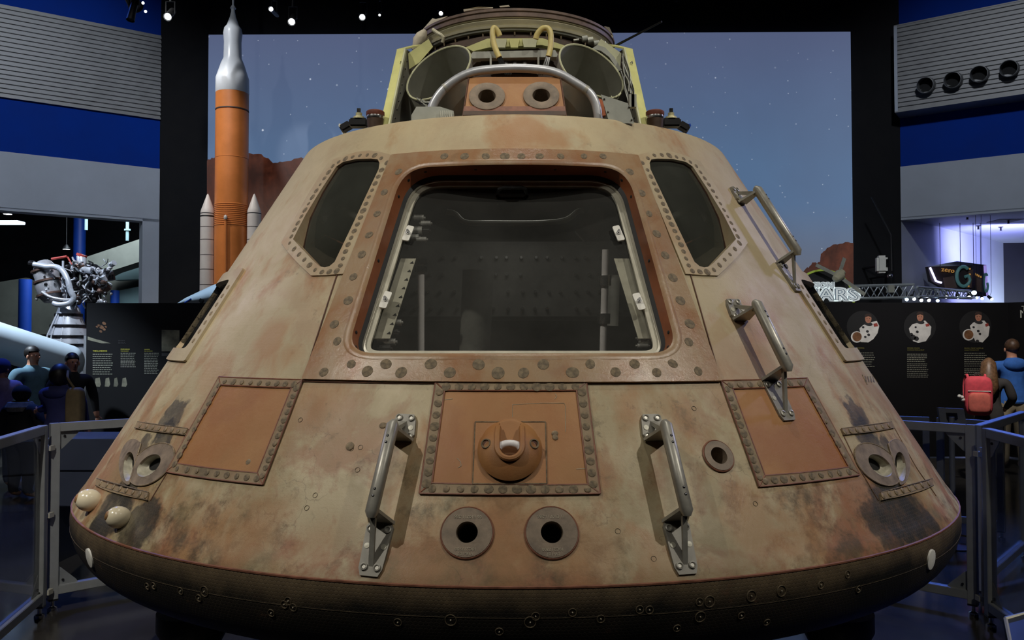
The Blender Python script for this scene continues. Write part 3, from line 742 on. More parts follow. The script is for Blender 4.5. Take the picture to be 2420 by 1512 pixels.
# ---------------------------------------------------------------- paired steering thruster scoops
for (sd, k), (lob, hol, hc) in lobes.items():
    th = plate('thruster_flange', cps(lob), [lobe_hole[(sd, k)]], 'nozzle_grey', CAPS, -.004, .003 + .0015*k)
    L0 = [cone(*q, .004) for q in lobe_hole[(sd, k)]]; hp = cone(*cp(*hc)); phi = cp(*hc)[0]; n = cnorm(phi); cen = sum(L0, Vector())/len(L0)
    inn = (ray(*hc)*.75-n*.35).normalized(); tgt = [hp + inn*.040 + (p-cen)*.58 for p in L0]; mid = [a.lerp(b, .5)-n*.010 for a, b in zip(L0, tgt)]; far = [t+inn*.12 for t in tgt]
    loft_cone('thruster_scoop', [L0, mid, tgt, far], 'scoop_pale', th, angle=60)
    bm = B(); bm.faces.new([bm.verts.new(p-inn*.112) for p in far]); obj('thruster_throat', bm, 'bore_shade', th)  # black cap paints the hole's dark depth just inside the scoop
    bm = B(); lo = [cone(*q, .004) for q in cps(lob)]; tube(bm, lo+[lo[0]], .0025, 5, False); obj('flange_joint', bm, 'bolt_pale', th)
# bolted straps beside the thrusters
def strap(px, nb):
    st = plate('bolt_strap', dens(cps(px), 6), [], 'ablator_strip', CAPS, -.004, .006)
    a = ((px[0][0]+px[3][0])/2, (px[0][1]+px[3][1])/2); b = ((px[1][0]+px[2][0])/2, (px[1][1]+px[2][1])/2)
    for q in along([a, b], nb, .06): bolt_on(*q, BOLT_SML, st, .006, 1.)
    for (u, v) in ((px[0], px[1]), (px[3], px[2])):
        bm = B(); tube(bm, [cone(*cp(u[0]+(v[0]-u[0])*t/6, u[1]+(v[1]-u[1])*t/6), .005) for t in range(7)], .002, 5); obj('strap_edge', bm, 'bolt_char', st)
for px, nb in (([(328,998),(446,1014),(441,1029),(321,1012)], 8), ([(232,1132),(354,1165),(351,1183),(229,1148)], 8)):
    strap(px, nb); strap([(2432-x, y) for x, y in px], nb)
for pts in ([(446,1014),(400,1110),(356,1183)], [(1986,1014),(2032,1110),(2076,1183)], [(2110,1005),(2165,1105),(2212,1172)]):
    bm = B(); P = [cone(*cp(*q), .0005) for q in along(pts, 14)]; tube(bm, P, .0022, 5); obj('shell_joint', bm, 'joint_dark', CAPS)
# joints of the shell: ring above the hatch and along the sides
for (a, b) in (((738,885),(717,899)), ((717,899),(640,1100))): pass
def joint(pxs, n=16, r=.0024, m='joint_dark'):
    bm = B(); tube(bm, [cone(*cp(*q), .002) for q in along(pxs, n)], r, 5); obj('shell_joint', bm, m, CAPS)
joint([(929,369),(800,640),(717,899)]); joint([(1503,370),(1630,645),(1703,901)])
ph0, sj = cp(717, 899); ph1, _ = cp(1703, 903)
bm = B(); tube(bm, [cone(ph0+(ph1-ph0)*k/30, sj+.003, .002) for k in range(31)], .003, 5); obj('shell_joint', bm, 'joint_dark', CAPS)
# ---------------------------------------------------------------- white bulbs and round patches
for (x, y) in ((222,1180), (291,1220)):
    p, n = surf_pt(x+6, y+5); m_ = px2m(x, y); ax = (n*.8+Vector((-.35, -.1, -.12))).normalized()
    rot = Matrix((*frame_z(ax),)).transposed(); bm = B(); r = 23*m_
    ball(bm, p+ax*r*.62, (r*.95, r*1.0, r*1.12), 20, 12, rot); bu = obj('signal_bulb', bm, 'bulb_cream', CAPS)
    bm = B(); t = p+ax*r*1.63; ball(bm, t, (r*.42, r*.42, r*.16), 12, 6, rot); obj('bulb_tip', bm, 'bulb_rust', bu)
for (x, y) in ((212,1318), (2200,1322)):
    p, n = surf_pt(x, y); bm = B(); lathe(bm, [(.033, -.004), (.033, .003), (.030, .004), (.001, .004)], n=24); bmesh.ops.transform(bm, matrix=place(p, n), verts=bm.verts[:]); obj('round_patch', bm, 'white_patch', CAPS)
mat('ring_mark', srgb(96,84,64), .7, 0, .2, 40)
RINGS = {12: ringmesh(.0150, .0011, .0018, 'ring_mark', 18), 9: ringmesh(.0105, .0011, .0018, 'ring_mark', 16)}
PIN = tagm(disc_mesh(.002, .003, 8), 'text_pale')
for (x, y, s) in [(348,1385,9),(363,1384,9),(427,1396,9),(470,1413,9),(483,1397,12),(672,1428,9),(693,1435,9),(681,1420,9),(641,1448,9),(940,1470,9),(1065,1465,12),(1253,1470,12),(1266,1456,9),(1512,1440,9),(1535,1441,9),(1653,1422,9),(1677,1421,12),(1655,1457,12),(1776,1408,12),(1847,1396,12),(1940,1382,9),(1752,1454,9),(2029,1392,9),(2003,1357,9),(1353,1447,9),(1812,1470,9),(1420,1462,9),(1600,1484,9),(1180,1492,9)]:
    p, n = surf_pt(x, y); rg = inst('plug_ring', RINGS[s], place(p, n), CAPS); 
    o = bpy.data.objects.new('plug_pin', PIN); link(o); o.parent = rg
# scuffed pale drill rings on the cone
for (x, y, s) in [(710,992,9),(845,1110,9),(830,1060,9),(852,1057,9),(725,1200,9),(745,1170,9),(640,1005,9),(1785,1190,9),(1545,1320,9),(1460,1255,9),(1882,1088,9),(1640,965,9)]:
    phi, ss = cp(x, y); inst('plug_ring', RINGS[s], place(cone(phi, ss), cnorm(phi), (.7, .7, .6)), CAPS)
for (x, y) in ((827,1054),(905,1005),(588,1092)): bolt_on(x, y, BOLT_SML, CAPS, .0, 1.2, 'plug')
# ---------------------------------------------------------------- handrails
def handrail(ptx, pbx, wide=.078, top_len=.085, bot_len=.155, so=.092):
    (f1, s1), (f2, s2) = cp(*ptx), cp(*pbx)
    Pt, Pb = cone(f1, s1), cone(f2, s2); n = (cnorm(f1)+cnorm(f2)).normalized(); wv = (Pt-Pb); wv = (wv-n*wv.dot(n)).normalized(); sd = wv.cross(n).normalized()
    root = None
    def foot(C, dirv, ln):
        """dirv points from the plate's near end (under the bar) to its far end"""
        nonlocal root
        near, far = C-dirv*ln/2, C+dirv*ln/2
        w0, w1 = wide*.5, wide*.43
        poly = [near+sd*w0*.7, near+dirv*.02+sd*w0, far-dirv*.02+sd*w1, far+sd*w1*.75, far-sd*w1*.75, far-dirv*.02-sd*w1, near+dirv*.02-sd*w0, near-sd*w0*.7]
        bm = B(); prism(bm, [p-n*.004 for p in poly], n*.014)
        return bm, near, far
    bmb, nb, fb = foot(Pb, -wv, bot_len); bmt, nt, ft = foot(Pt, wv, top_len)
    Eb, Et = nb + n*so - wv*.008, nt + n*so + wv*.008
    bm = B(); tube(bm, [Eb-wv*.012-n*.006, Eb, Et, Et+wv*.012-n*.006], [.012, .0185, .0185, .012], 16); 
    rail = obj('handrail', bm, 'rail_metal', CAPS, True, 60)
    for bmx, near, far, E, dv in ((bmb, nb, fb, Eb, -wv), (bmt, nt, ft, Et, wv)):
        ft_ = obj('foot_plate', bmx, 'rail_plate', rail, False)
        bm = B(); tip = far-dv*.022+n*.008; prism(bm, [E-n*.012+sd*.007, tip+sd*.007, tip-dv*.014+sd*.007, E-n*.012-dv*.024+sd*.007], -sd*.014)
        q = near+n*.006
        prism(bm, [E-dv*.012+sd*.016, E-dv*.012-sd*.016, q-sd*wide*.5, q+sd*wide*.5], dv*.009)
        obj('bracket', bm, 'rail_metal', rail, False)
        ln = (far-near).length
        for (a, b, r) in ((.17, .33, 1), (.17, -.33, 1), (.85, .24, 1.), (.85, -.24, 1.), (.48, .31, .8), (.48, -.31, .8)):
            p = near+dv*ln*a+sd*wide*b+n*.010
            inst('bolt', RAILB if r > .9 else RAILP, place(p, n, r), ft_)
    for e, dv in ((Eb, wv), (Et, -wv)):
        for d in (.04, .06): inst('screw', SCR, place(e+dv*d+n*.0175, n, 1.), rail)
bm = B(); lathe(bm, [(.0105, 0), (.0105, .005), (.007, .006), (.005, .002), (.0005, .002)], n=14); RAILB = tagm(mesh_of(bm), 'rail_metal')
bm = B(); lathe(bm, [(.010, 0), (.010, .002), (.0005, .0025)], n=14); RAILP = tagm(mesh_of(bm), 'frame_cream')
SCR = tagm(disc_mesh(.004, .002, 8), 'dark_metal')
handrail((955,1012), (889,1296)); handrail((1542,1012), (1607,1292)); handrail((1738,734), (1838,945)); handrail((1741,464), (1861,655), .07, .08, .14, .085)
# small stencil at the right flank
for k in range(4):
    x = 2043+k*6; bm = B(); P = cps([(x, 889),(x+3, 889),(x+6, 903),(x+3, 903)]); a = [bm.verts.new(cone(*q, .001)) for q in P]; bm.faces.new(a); obj('stencil_mark', bm, 'bolt_char', CAPS, False)
bm = B(); P = [cone(*cp(*q), .001) for q in ((2037,886),(2066,884),(2078,905),(2048,908),(2037,886))]; tube(bm, P, .0014, 4); obj('stencil_mark', bm, 'bolt_char', CAPS)
# ---------------------------------------------------------------- cabin behind the windows
bm = B(); pr = [(.35, 2.45), (.95, 2.42), (1.62, 1.3), (1.62, 1.12), (.001, 1.12)]
lathe(bm, pr, n=40, a0=R(62), a1=R(298)); obj('cabin_liner', bm, 'cabin_dark', CAPS)
con = B(); box(con, (0, .1, 2.02), (1.3, .1, .40), bev=.02); cn = obj('instrument_console', con, 'cabin_grey', CAPS)
KN = B(); cyl(KN, (0,0,0), (0,0,.03), .010, .007, 8); KN = tagm(mesh_of(KN), 'steel')
for i in range(18):
    for j in range(4):
        if random.random() < .8: inst('switch', KN, Matrix.Translation((-.56+i*.066+random.uniform(-.01, .01), .05, 1.88+j*.085)) @ Matrix.Rotation(R(90), 4, 'X'), cn)
for (x0, y0, x1, y1, Y, m) in ((995,612,995,870,-1.0,'lug_white'), (1431,590,1424,870,-1.0,'lug_white')):
    a, b = at(x0, y0, Y), at(x1, y1, Y); bm = B(); cyl(bm, a, b, .013, n=14); st = obj('couch_strut', bm, m, CAPS)
    for t in ((.0, .07) if x0 < 1200 else (.22, .26, .54, .58)): 
        bm = B(); p = a.lerp(b, t); cyl(bm, p, p-Vector((0,0,.02)), .024, n=16); obj('strut_clamp', bm, 'dark_metal' if x0 < 1200 else 'steel', st)
bm = B(); cyl(bm, at(1452,650,-.86), at(1448,770,-.86), .022, n=14); obj('strut_sleeve', bm, 'cabin_grey', CAPS)
bm = B(); tube(bm, smooth_path([at(1055,500,-.6), at(1075,505,-.6), at(1100,525,-.6), at(1160,527,-.6), at(1270,527,-.6), at(1335,520,-.6), at(1365,500,-.6), at(1380,497,-.6)]), .012, 8); obj('cabin_rail', bm, 'box_grey', CAPS)
bm = B(); cyl(bm, at(1130,640,-.4), at(1120,880,-.4), .07, n=18); obj('cabin_duct', bm, 'cabin_grey', CAPS)
bm = B(); P = [at(x, y, -.65) for x, y in ((1400,480),(1430,500),(1412,560),(1382,570),(1360,545))]; prism(bm, P, Vector((0, .05, 0))); obj('cabin_bracket', bm, 'cabin_grey', CAPS, False)
l = bpy.data.lights.new('cabin_fill', 'AREA'); l.energy = .5; l.size = .3; l.color = (1, .97, .9); o = bpy.data.objects.new('cabin_fill', l); link(o); o.location = (0, -.45, 2.35)  # added area light with no fixture, lifts the dark cabin
# ---------------------------------------------------------------- forward compartment
# tunnel and ring
bm = B(); lathe(bm, [(.452, DECK), (.452, 3.12)], n=64); tn = obj('tunnel_wall', bm, 'tunnel_brown', CAPS)
bm = B(); lathe(bm, [(.458, 3.105), (.478, 3.108), (.482, 3.118), (.470, 3.122), (.476, 3.128), (.484, 3.140), (.478, 3.146), (.486, 3.150)], n=80); rg = obj('docking_ring', bm, 'ring_cream', CAPS, True, 30)
bm = B(); lathe(bm, [(.452, 3.096), (.470, 3.098), (.474, 3.107)], n=80); obj('ring_underside', bm, 'mortar_grey', rg)
bm = B(); lathe(bm, [(.478, 3.150), (.492, 3.153), (.492, 3.172), (.498, 3.175), (.498, 3.186), (.470, 3.190), (.40, 3.190), (.40, 3.1)], n=80); obj('ring_collar', bm, 'ring_brown', rg, True, 30)
STUD = tagm(disc_mesh(.004, .014, 6), 'bolt_pale')
for k in range(-9, 10):
    a = R(k*9); inst('stud', STUD, place(Vector((.460*math.sin(a), -.460*math.cos(a), 3.096)), Vector((0, 0, -1)), 1., 0, (0,1,0)), rg)
# torn white covering along the ring's top edge
def scrap(px, th=.006):
    bm = B(); P = [atz(x, y, 3.19) if False else at(x, y, Yv) for x, y, Yv in px]; prism(bm, P, Vector((0, th, 0))); return obj('torn_cover', bm, 'cloth_white', CAPS, False)
scrap([(1000,68,-.22),(1022,43,-.24),(1030,45,-.26),(1058,38,-.32),(1040,48,-.3),(1020,60,-.25),(1005,76,-.22)])
scrap([(1095,22,-.42),(1130,16,-.45),(1165,17,-.46),(1165,19,-.46),(1125,21,-.45),(1096,27,-.42)])
scrap([(1180,14,-.48),(1202,12,-.48),(1205,15,-.48),(1182,17,-.48)])
scrap([(1428,62,-.24),(1440,64,-.22),(1450,85,-.18),(1447,90,-.18),(1440,76,-.2)])
# side walls of the parachute bays
for sd in (-1, 1):
    X = .497*sd
    b0, t0 = Vector((X*1.02, -.835, DECK+.03)), Vector((X*.97, -.50, 3.0)); back = Vector((0, .55, 0))
    bm = B(); prism(bm, [b0, t0, t0+Vector((-X*.06, .25, .05)), t0+back+Vector((0,0,.05)), Vector((X, .1, DECK+.03))], Vector((-.006*sd, 0, 0))); gw = obj('bay_wall', bm, 'mortar_grey', CAPS, False)
    fl = Vector((.040*sd, .012, 0)); bm = B(); d = (t0-b0).normalized(); nn = d.cross(Vector((1,0,0))).normalized()
    prism(bm, [b0, t0, t0+fl, b0+fl], nn*.006); obj('bay_flange', bm, 'zinc_yellow', gw, False)
    bm = B(); tube(bm, [b0-nn*.004, t0-nn*.004], .0055, 6); obj('flange_bead', bm, 'zinc_pale', gw)
    bm = B(); prism(bm, [t0, t0+fl, t0+fl*.9+Vector((-.05*sd, .12, .06)), t0+Vector((-.06*sd, .12, .06))], Vector((0, .004, .008))); obj('bay_flange', bm, 'zinc_yellow', gw, False)
    bm = B(); prism(bm, [t0+Vector((-.01*sd, .02, -.01)), t0+Vector((-.10*sd, .02, .055)), t0+Vector((-.12*sd, .02, .02)), t0+Vector((-.06*sd, .02, -.05)), t0+Vector((-.015*sd, .02, -.08))], Vector((0, .005, 0))); obj('bay_gusset', bm, 'zinc_yellow' if sd < 0 else 'zinc_pale', gw, False)
    for k in range(9): inst('rivet', SCR, place(b0.lerp(t0, .1+k*.1)+Vector((-.004*sd-.003*sd, .05, 0)), Vector((-sd, 0, 0)), 1.1), gw)
    if sd > 0:
        bm = B(); prism(bm, [b0+Vector((.03,.06,0)), b0.lerp(t0, .38)+Vector((.035,.06,0)), b0+Vector((.13,.12,0))], Vector((0,.006,0))); obj('bay_brace', bm, 'mortar_grey', gw, False)
    # stencilled number on the flange
    obj('lettering', text_mesh('5' if sd < 0 else '4', .03, place(b0.lerp(t0, .80)+fl*.28-nn*.0065, -nn if nn.y > 0 else nn, 1., 0, (0,0,1)), .0003), 'dark_metal', gw)
# parachute mortar tubes: open, thin-walled, cut at a slant
for sd in (-1, 1):
    c = at(1036, 172, -.62) if sd < 0 else at(1398, 168, -.62)
    n = Vector((.46*sd, -.74, .50)).normalized(); x, y, _ = frame_z(n); r = .160
    ax = Vector((.10*sd, -.60, .55)).normalized()
    bm = B(); a = loop_at(bm, c, x, y, r, r*.97, 48); b = loop_at(bm, c, x, y, r-.006, r*.97-.006, 48); skin_loops(bm, a, b)
    lo = []
    for l in (a, b):
        m = [bm.verts.new(v.co-ax*.34) for v in l]; skin_loops(bm, l, m); lo.append(m)
    bm.faces.new(lo[0]); 
    mt = obj('mortar_tube', bm, 'mortar_grey', CAPS, True, 50)
    bm = B(); lp_ = loop_at(B(), c, x, y, 1); pts = [c+x*(r-.002)*math.cos(t)+y*(r*.97-.002)*math.sin(t)+n*.001 for t in [2*math.pi*k/48 for k in range(49)]]; tube(bm, pts, .0045, 6, False); obj('tube_rim', bm, 'zinc_pale', mt)
    bm = B(); d = (x*(-.2*sd)+y*.1); p0 = c-y*r*.1+x*r*.25*sd
    q0, q1 = c+x*(r*.35)-y*r*.85-ax*.004, c+x*(r*.35)-y*r*.85-ax*.30
    prism(bm, [q0+n*0, q1, q1+y*.01, q0+y*.01], x*.004); obj('tube_seam', bm, 'zinc_pale', mt, False)
mat('bar_silver', srgb(186,188,192), .36, .35, .08, 14)
# silver bent roll bar
bar = [(1018,282),(1020,258),(1030,235),(1050,210),(1080,187),(1112,172),(1150,165),(1217,161),(1285,165),(1322,175),(1350,190),(1388,215),(1404,236),(1411,258),(1414,282)]
bm = B(); tube(bm, smooth_path([at(x, y, -.86) for x, y in bar], 4), .0175, 14); rb = obj('roll_bar', bm, 'bar_silver', CAPS)
for i in (3, 11):
    p, q = at(*bar[i], -.86), at(*bar[i+(1 if i < 7 else -1)], -.86); bm = B(); cyl(bm, p, p.lerp(q, .18), .0195, n=16); obj('sleeve', bm, 'rail_metal', rb)
# front thruster block
t0, t1, b1, b0 = at(1108,182,-.86), at(1324,182,-.86), at(1338,275,-.955), at(1094,275,-.955)
nb_ = (t1-t0).cross(b0-t0).normalized(); nb_ = nb_ if nb_.y < 0 else -nb_
def on_block(px, py):
    d = ray(px, py); return CAM + d*((t0-CAM).dot(nb_)/d.dot(nb_))
NZ = []
for (x, y) in ((1151,230), (1279,228)):
    c = on_block(x, y); m_ = (c-CAM).length/FPX; X_, Y_, _ = frame_z(nb_); NZ.append((c, 41*m_, 20*m_, X_, Y_))
bm = B(); L = [[t0, t1, b1, b0]]+[[c+X_*ri*math.cos(t)+Y_*ri*math.sin(t) for t in [2*math.pi*k/36 for k in range(36)]] for c, ro, ri, X_, Y_ in NZ]
vs = [bm.verts.new(v) for l in L for v in l]
for t in geometry.tessellate_polygon(L): bm.faces.new([vs[i] for i in t])
bk = [bm.verts.new(v+Vector((0, .30, .02))) for v in (t0, t1, b1, b0)]; skin_loops(bm, vs[:4], bk); bm.faces.new(bk)
blk = obj('thruster_block', bm, 'ablator_panel', CAPS, False)
m0, m1 = t0.lerp(b0, .77)+nb_*.001, t1.lerp(b1, .77)+nb_*.001
bm = B(); prism(bm, [m0, m1, b1+nb_*.001, b0+nb_*.001], nb_*.004); obj('block_skirt', bm, 'seam_red', blk, False)
bm = B(); prism(bm, [t0.lerp(b0, .90)+nb_*.004, t1.lerp(b1, .90)+nb_*.004, b1+nb_*.004, b0+nb_*.004], nb_*.004); obj('block_sill', bm, 'tunnel_brown', blk, False)
for e0, e1 in ((t0, b0), (t1, b1)):
    bm = B(); tube(bm, [e0, e1], .0035, 6); obj('block_edge', bm, 'joint_dark', blk)
for c, ro, ri, X_, Y_ in NZ:
    bm = B(); prev = None
    for (r, h) in ((ro, .0), (ro, .008), (ro*.93, .010), (ri*1.12, .010), (ri, .007), (ri*.98, -.06), (ri*.9, -.18)):
        l = loop_at(bm, c+nb_*h, X_, Y_, r, n=36)
        if prev: skin_loops(bm, prev, l)
        prev = l
    nz = obj('nozzle_flange', bm, 'nozzle_grey', blk, True, 40)
    bm = B(); bm.faces.new(loop_at(bm, c-nb_*.07, X_, Y_, ri*.99, n=30)); obj('nozzle_throat', bm, 'bore_shade', nz, False)
# grey cross truss between the tubes
bm = B(); P = [at(x, y, -.56) for x, y in ((1118,122),(1312,118),(1318,128),(1316,134),(1116,138),(1112,130))]; prism(bm, P, Vector((0, .05, 0))); tr_ = obj('cross_beam', bm, 'box_grey', CAPS, False)
bm = B(); P = [at(x, y, -.52) for x, y in ((1130,134),(1302,132),(1298,170),(1150,170))]; prism(bm, P, Vector((0, .03, 0))); obj('beam_web', bm, 'dark_metal', tr_, False)
for x in (1160, 1272):
    bm = B(); box(bm, at(x, 148, -.55), (.008, .05, .06)); obj('beam_rib', bm, 'box_grey', tr_, False)
for x in (1195, 1217, 1240):
    bm = B(); ball(bm, at(x, 153, -.54), .014, 10, 6); obj('beam_fitting', bm, 'dark_metal', tr_)
# yellow frame under the ring
bm = B(); P = [at(x, y, -.50) for x, y in ((1100,112),(1152,91),(1282,90),(1336,108),(1326,116),(1280,106),(1155,112),(1118,121))]; prism(bm, P, Vector((0, .04, 0))); yf = obj('ring_support', bm, 'zinc_yellow', CAPS, False)
for (x0, x1, yy) in ((1158,1198,92), (1203,1228,92), (1234,1270,91)):
    bm = B(); P = [at(x, y, -.515) for x, y in ((x0,yy),(x1,yy),(x1-4,yy+20),(x0+4,yy+20))]; prism(bm, P, Vector((0, .02, 0))); obj('support_pad', bm, 'zinc_pale' if x0 != 1203 else 'zinc_yellow', yf, False)
bm = B(); P = [at(x, y, -.49) for x, y in ((1060,104),(1140,86),(1300,86),(1360,104),(1340,108),(1100,110))]; prism(bm, P, Vector((0, .006, 0))); obj('insulation_band', bm, 'tunnel_brown', yf, False)
# yellow looped hoses with grey ends
for pts in ([(1181,85),(1176,74),(1168,66),(1164,76),(1166,98),(1172,118),(1180,136)], [(1266,92),(1270,80),(1281,68),(1294,67),(1301,78),(1302,98),(1300,118),(1296,134)]):
    P = smooth_path([at(x, y, -.60-.02*(i/6)) for i, (x, y) in enumerate(pts)], 5); bm = B(); tube(bm, P, .0125, 10); hs = obj('looped_hose', bm, 'hose_yellow', CAPS)
    e = P[-1]; f = e+(P[-1]-P[-4]).normalized()*.05; g = f + Vector((.02 if pts[0][0] < 1200 else -.025, 0, -.03))
    for k in (-1, 0, 1): bm = B(); tube(bm, [e+Vector((k*.006, 0, 0)), f+Vector((k*.009, 0, 0)), g+Vector((k*.010, 0, 0))], .0055, 7); obj('hose_strand', bm, 'dark_metal', hs)
# bundled white cloth at the left end of the ring
bm = B(); P = [at(x, y, -.30) for x, y in ((1003,72),(998,84),(990,98),(984,110),(976,118))]; tube(bm, P, [.012,.026,.030,.022,.010], 14)
for v in bm.verts: v.co += Vector((mnoise.noise(v.co*60), mnoise.noise(v.co*60+Vector((3,3,3))), mnoise.noise(v.co*60+Vector((9,1,3)))))*.004
obj('wrapped_cloth', bm, 'cloth_white', CAPS)
bm = B(); tube(bm, [at(1023,70,-.40), at(1034,78,-.42), at(1043,83,-.43), at(1048,88,-.43), at(1046,100,-.42)], .008, 8); obj('hose_fitting', bm, 'ring_cream', CAPS)
# rod antenna
bm = B(); tube(bm, [at(1436,118,-.35), at(1470,100,-.38), at(1564,51,-.55)], [.006,.006,.004], 8); obj('rod_antenna', bm, 'black_plastic', CAPS)
# grey boxes and plates on the deck
bm = B(); P = [at(x, y, -.93) for x, y in ((1420,223),(1484,244),(1499,292),(1440,290))]; prism(bm, P, Vector((0, .012, .004))); pp = obj('cover_plate', bm, 'box_grey', CAPS, False)
for (x, y) in ((1428,234),(1437,264),(1487,253),(1493,283)): bm = B(); p = at(x, y, -.932); ball(bm, p, .004, 8, 6); obj('screw', bm, 'dark_metal', pp)
bm = B(); P = [at(x, y, -.90) for x, y in ((984,252),(1040,252),(1072,262),(1074,285),(972,287),(972,272))]; prism(bm, P, Vector((0, .08, 0))); gb = obj('equipment_box', bm, 'box_grey', CAPS, False)
for k in range(6): bm = B(); a = at(1040+k*5, 262, -.91); tube(bm, [a, a+Vector((.004, -.004, -.03))], .0035, 6); obj('ribbed_hose', bm, 'mortar_grey', gb)
random.seed(3)
for k in range(14):     # wiring looms along the right and left bays
    sd = 1 if k % 2 else -1; x = (1473 if sd > 0 else 958)+random.uniform(-8, 8); y0 = random.uniform(120, 170); pts = [at(x+sd*(j*5)+random.uniform(-4, 4), y0+j*22, -.60-.06*j) for j in range(5)]
    if sd < 0: pts = [at(990+random.uniform(-10, 10)+j*8, 235+random.uniform(-6, 6)+j*5, -.80) for j in range(4)]
    bm = B(); tube(bm, smooth_path(pts, 4), .0028, 5); obj('wire', bm, random.choice(['dark_metal', 'box_grey', 'mortar_grey']), CAPS)
for (x, y, r) in ((1382,93,.014),(1395,97,.016),(1410,104,.014),(1425,108,.016),(1362,96,.006),(1440,126,.016)):
    bm = B(); p = at(x, y, -.42); cyl(bm, p-Vector((.012,0,0)), p+Vector((.012,0,.004)), r, n=12); obj('connector', bm, random.choice(['box_grey', 'steel', 'mortar_grey']), CAPS)
bm = B(); P = [at(x, y, -.50) for x, y in ((1398,115),(1412,106),(1430,112),(1452,135),(1470,165),(1462,168),(1440,135),(1420,120))]; prism(bm, P, Vector((0, .03, 0))); obj('bay_bracket', bm, 'box_grey', CAPS, False)
for (x, y) in ((1492,240),(1497,240)): bm = B(); box(bm, at(x, y, -.88), (.02, .03, .05)); obj('bay_clip', bm, 'mortar_grey', CAPS, False)
bm = B(); P = [at(x, y, -.8) for x, y in ((1415,232),(1424,236),(1432,272),(1420,274))]; prism(bm, P, Vector((0, .03, 0))); obj('orange_bracket', bm, 'orange_wire', CAPS, False)
# fittings at the shoulder: red-capped post, black block with pale knob, strap
for sd in (-1, 1):
    Yf = -.80; X0 = 887 if sd < 0 else 1548
    p = at(X0, 287, Yf); bm = B(); lathe(bm, [(.030, -.03), (.032, -.008), (.034, .012)], p, n=24); fp = obj('capped_post', bm, 'tunnel_brown', CAPS)
    bm = B(); lathe(bm, [(.0345, .010), (.0355, .016), (.0345, .022)], p, n=24); obj('post_band', bm, 'steel', fp)
    bm = B(); lathe(bm, [(.035, .022), (.037, .026), (.037, .038), (.032, .042), (.001, .042)], p, n=24); obj('post_cap', bm, 'cap_red', fp)
    X1 = 848 if sd < 0 else 1586
    p = at(X1, 291, -.72); bm = B(); box(bm, p, (.075, .05, .035), bev=.006); bb = obj('black_fitting', bm, 'black_plastic', CAPS)
    bm = B(); lathe(bm, [(.026, .017), (.022, .026), (.013, .030), (.013, .042), (.001, .044)], p, n=18); obj('knob', bm, 'brass_pale', bb)
    bm = B(); box(bm, p+Vector((0,0,.052)), (.014, .012, .018)); obj('knob_stem', bm, 'dark_metal', bb, False)
    X2 = 818 if sd < 0 else 1615
    bm = B(); box(bm, at(X2, 300, -.62), (.05, .05, .03), Matrix.Rotation(R(30*sd), 3, 'Y'), .006); obj('clip', bm, 'black_plastic', bb)
    bm = B(); box(bm, at(X2+sd*8, 306, -.58), (.014, .05, .045), Matrix.Rotation(R(30*sd), 3, 'Y'), .004); obj('strap', bm, 'white_patch' if sd < 0 else 'blue_plastic', bb)
# display stand under the capsule
mat('stand_black', (.010, .010, .012), .4, 0, .1, 8); mat('stand_blue', (.02, .03, .09), .35, 0, .1, 8)
ST = thing('display_stand', 'low black stand carrying the capsule from beneath', 'stand', (0, 0, 0))
bm = B(); lathe(bm, [(.9, 0), (.9, .05), (.80, .06), (.72, .40), (.80, .47), (.2, .44)], n=48); obj('stand_drum', bm, 'stand_black', ST)
for a in (-60, 60, 180):
    c = Vector((1.50*math.sin(R(a)), -1.50*math.cos(R(a)), 0)); bm = B()
    lathe(bm, [(.17, 0), (.17, .03), (.12, .04), (.11, .50), (.14, .56), (.14, .63)], c, n=28, cap1=True); obj('stand_leg', bm, 'stand_black', ST)
    bm = B(); tube(bm, [c*.5+Vector((0,0,.1)), c+Vector((0,0,.1))], .05, 8); obj('stand_arm', bm, 'stand_black', ST)
# ================================================================== THE HALL
YB = depth(17.0)
XL, XR = at(370, 600, YB).x, at(2136, 600, YB).x
def zpx(y, Y=YB, x=370): return at(x, y, Y).z
mat('floor_dark', (.016, .016, .018), .5)      # placeholder replaced below
def floor_mat():
    s = NB('polished_floor'); n1 = s.noise(1.3, 6, .6); n2 = s.noise(24, 6, .7)
    c = s.mix(s.ramp(n1, .35, .7), (.030, .027, .024), (.056, .050, .043)); c = s.mix(s.ramp(n2, .62, .75, 0, .35), c, (.11, .10, .085))
    s.set(s.b.inputs['Base Color'], c); s.set(s.b.inputs['Roughness'], s.ramp(n1, .3, .7, .10, .20)); s.b.inputs['Specular IOR Level'].default_value = .5
    s.set(s.b.inputs['Normal'], s.bump(n1, .02, .01))
floor_mat()
mat('wall_black', (.0035, .0035, .005), .85, 0, .2, 3); mat('ceiling_black', (.003, .003, .004), .9, 0, 0)
mat('paint_blue', srgb(0, 54, 156), .75, 0, .06, 1.2, spec=.15); mat('paint_white', srgb(186, 194, 206), .6, 0, .05, 1.); mat('corrugated', srgb(150, 150, 150), .5, .2, .10, 3)
mat('hall_grey', srgb(120, 122, 112), .8, 0, .1, 2); mat('hall_dark', (.012, .013, .018), .8, 0, .2, 3); mat('hall_teal', srgb(150, 180, 182), .7, 0, .06, 2); mat('column_blue', srgb(22, 70, 170), .5, 0, .1, 2)
mat('lamp_white', (1, 1, 1), .5, 0, 0, emit=(.92, .96, 1), estr=6.); mat('lamp_blue', (.4, .6, 1), .5, 0, 0, emit=(.55, .75, 1), estr=7.); mat('neon_violet', (.6, .6, 1), .5, 0, 0, emit=(.62, .62, 1), estr=2.2)
mat('can_black', (.008, .008, .009), .5, 0, 0)
bm = B(); box(bm, (0, 4, -.05), (60, 44, .1)); struct('floor', bm, 'polished_floor')
bm = B(); box(bm, (0, 4, 11.3), (60, 44, .2)); struct('ceiling', bm, 'ceiling_black')
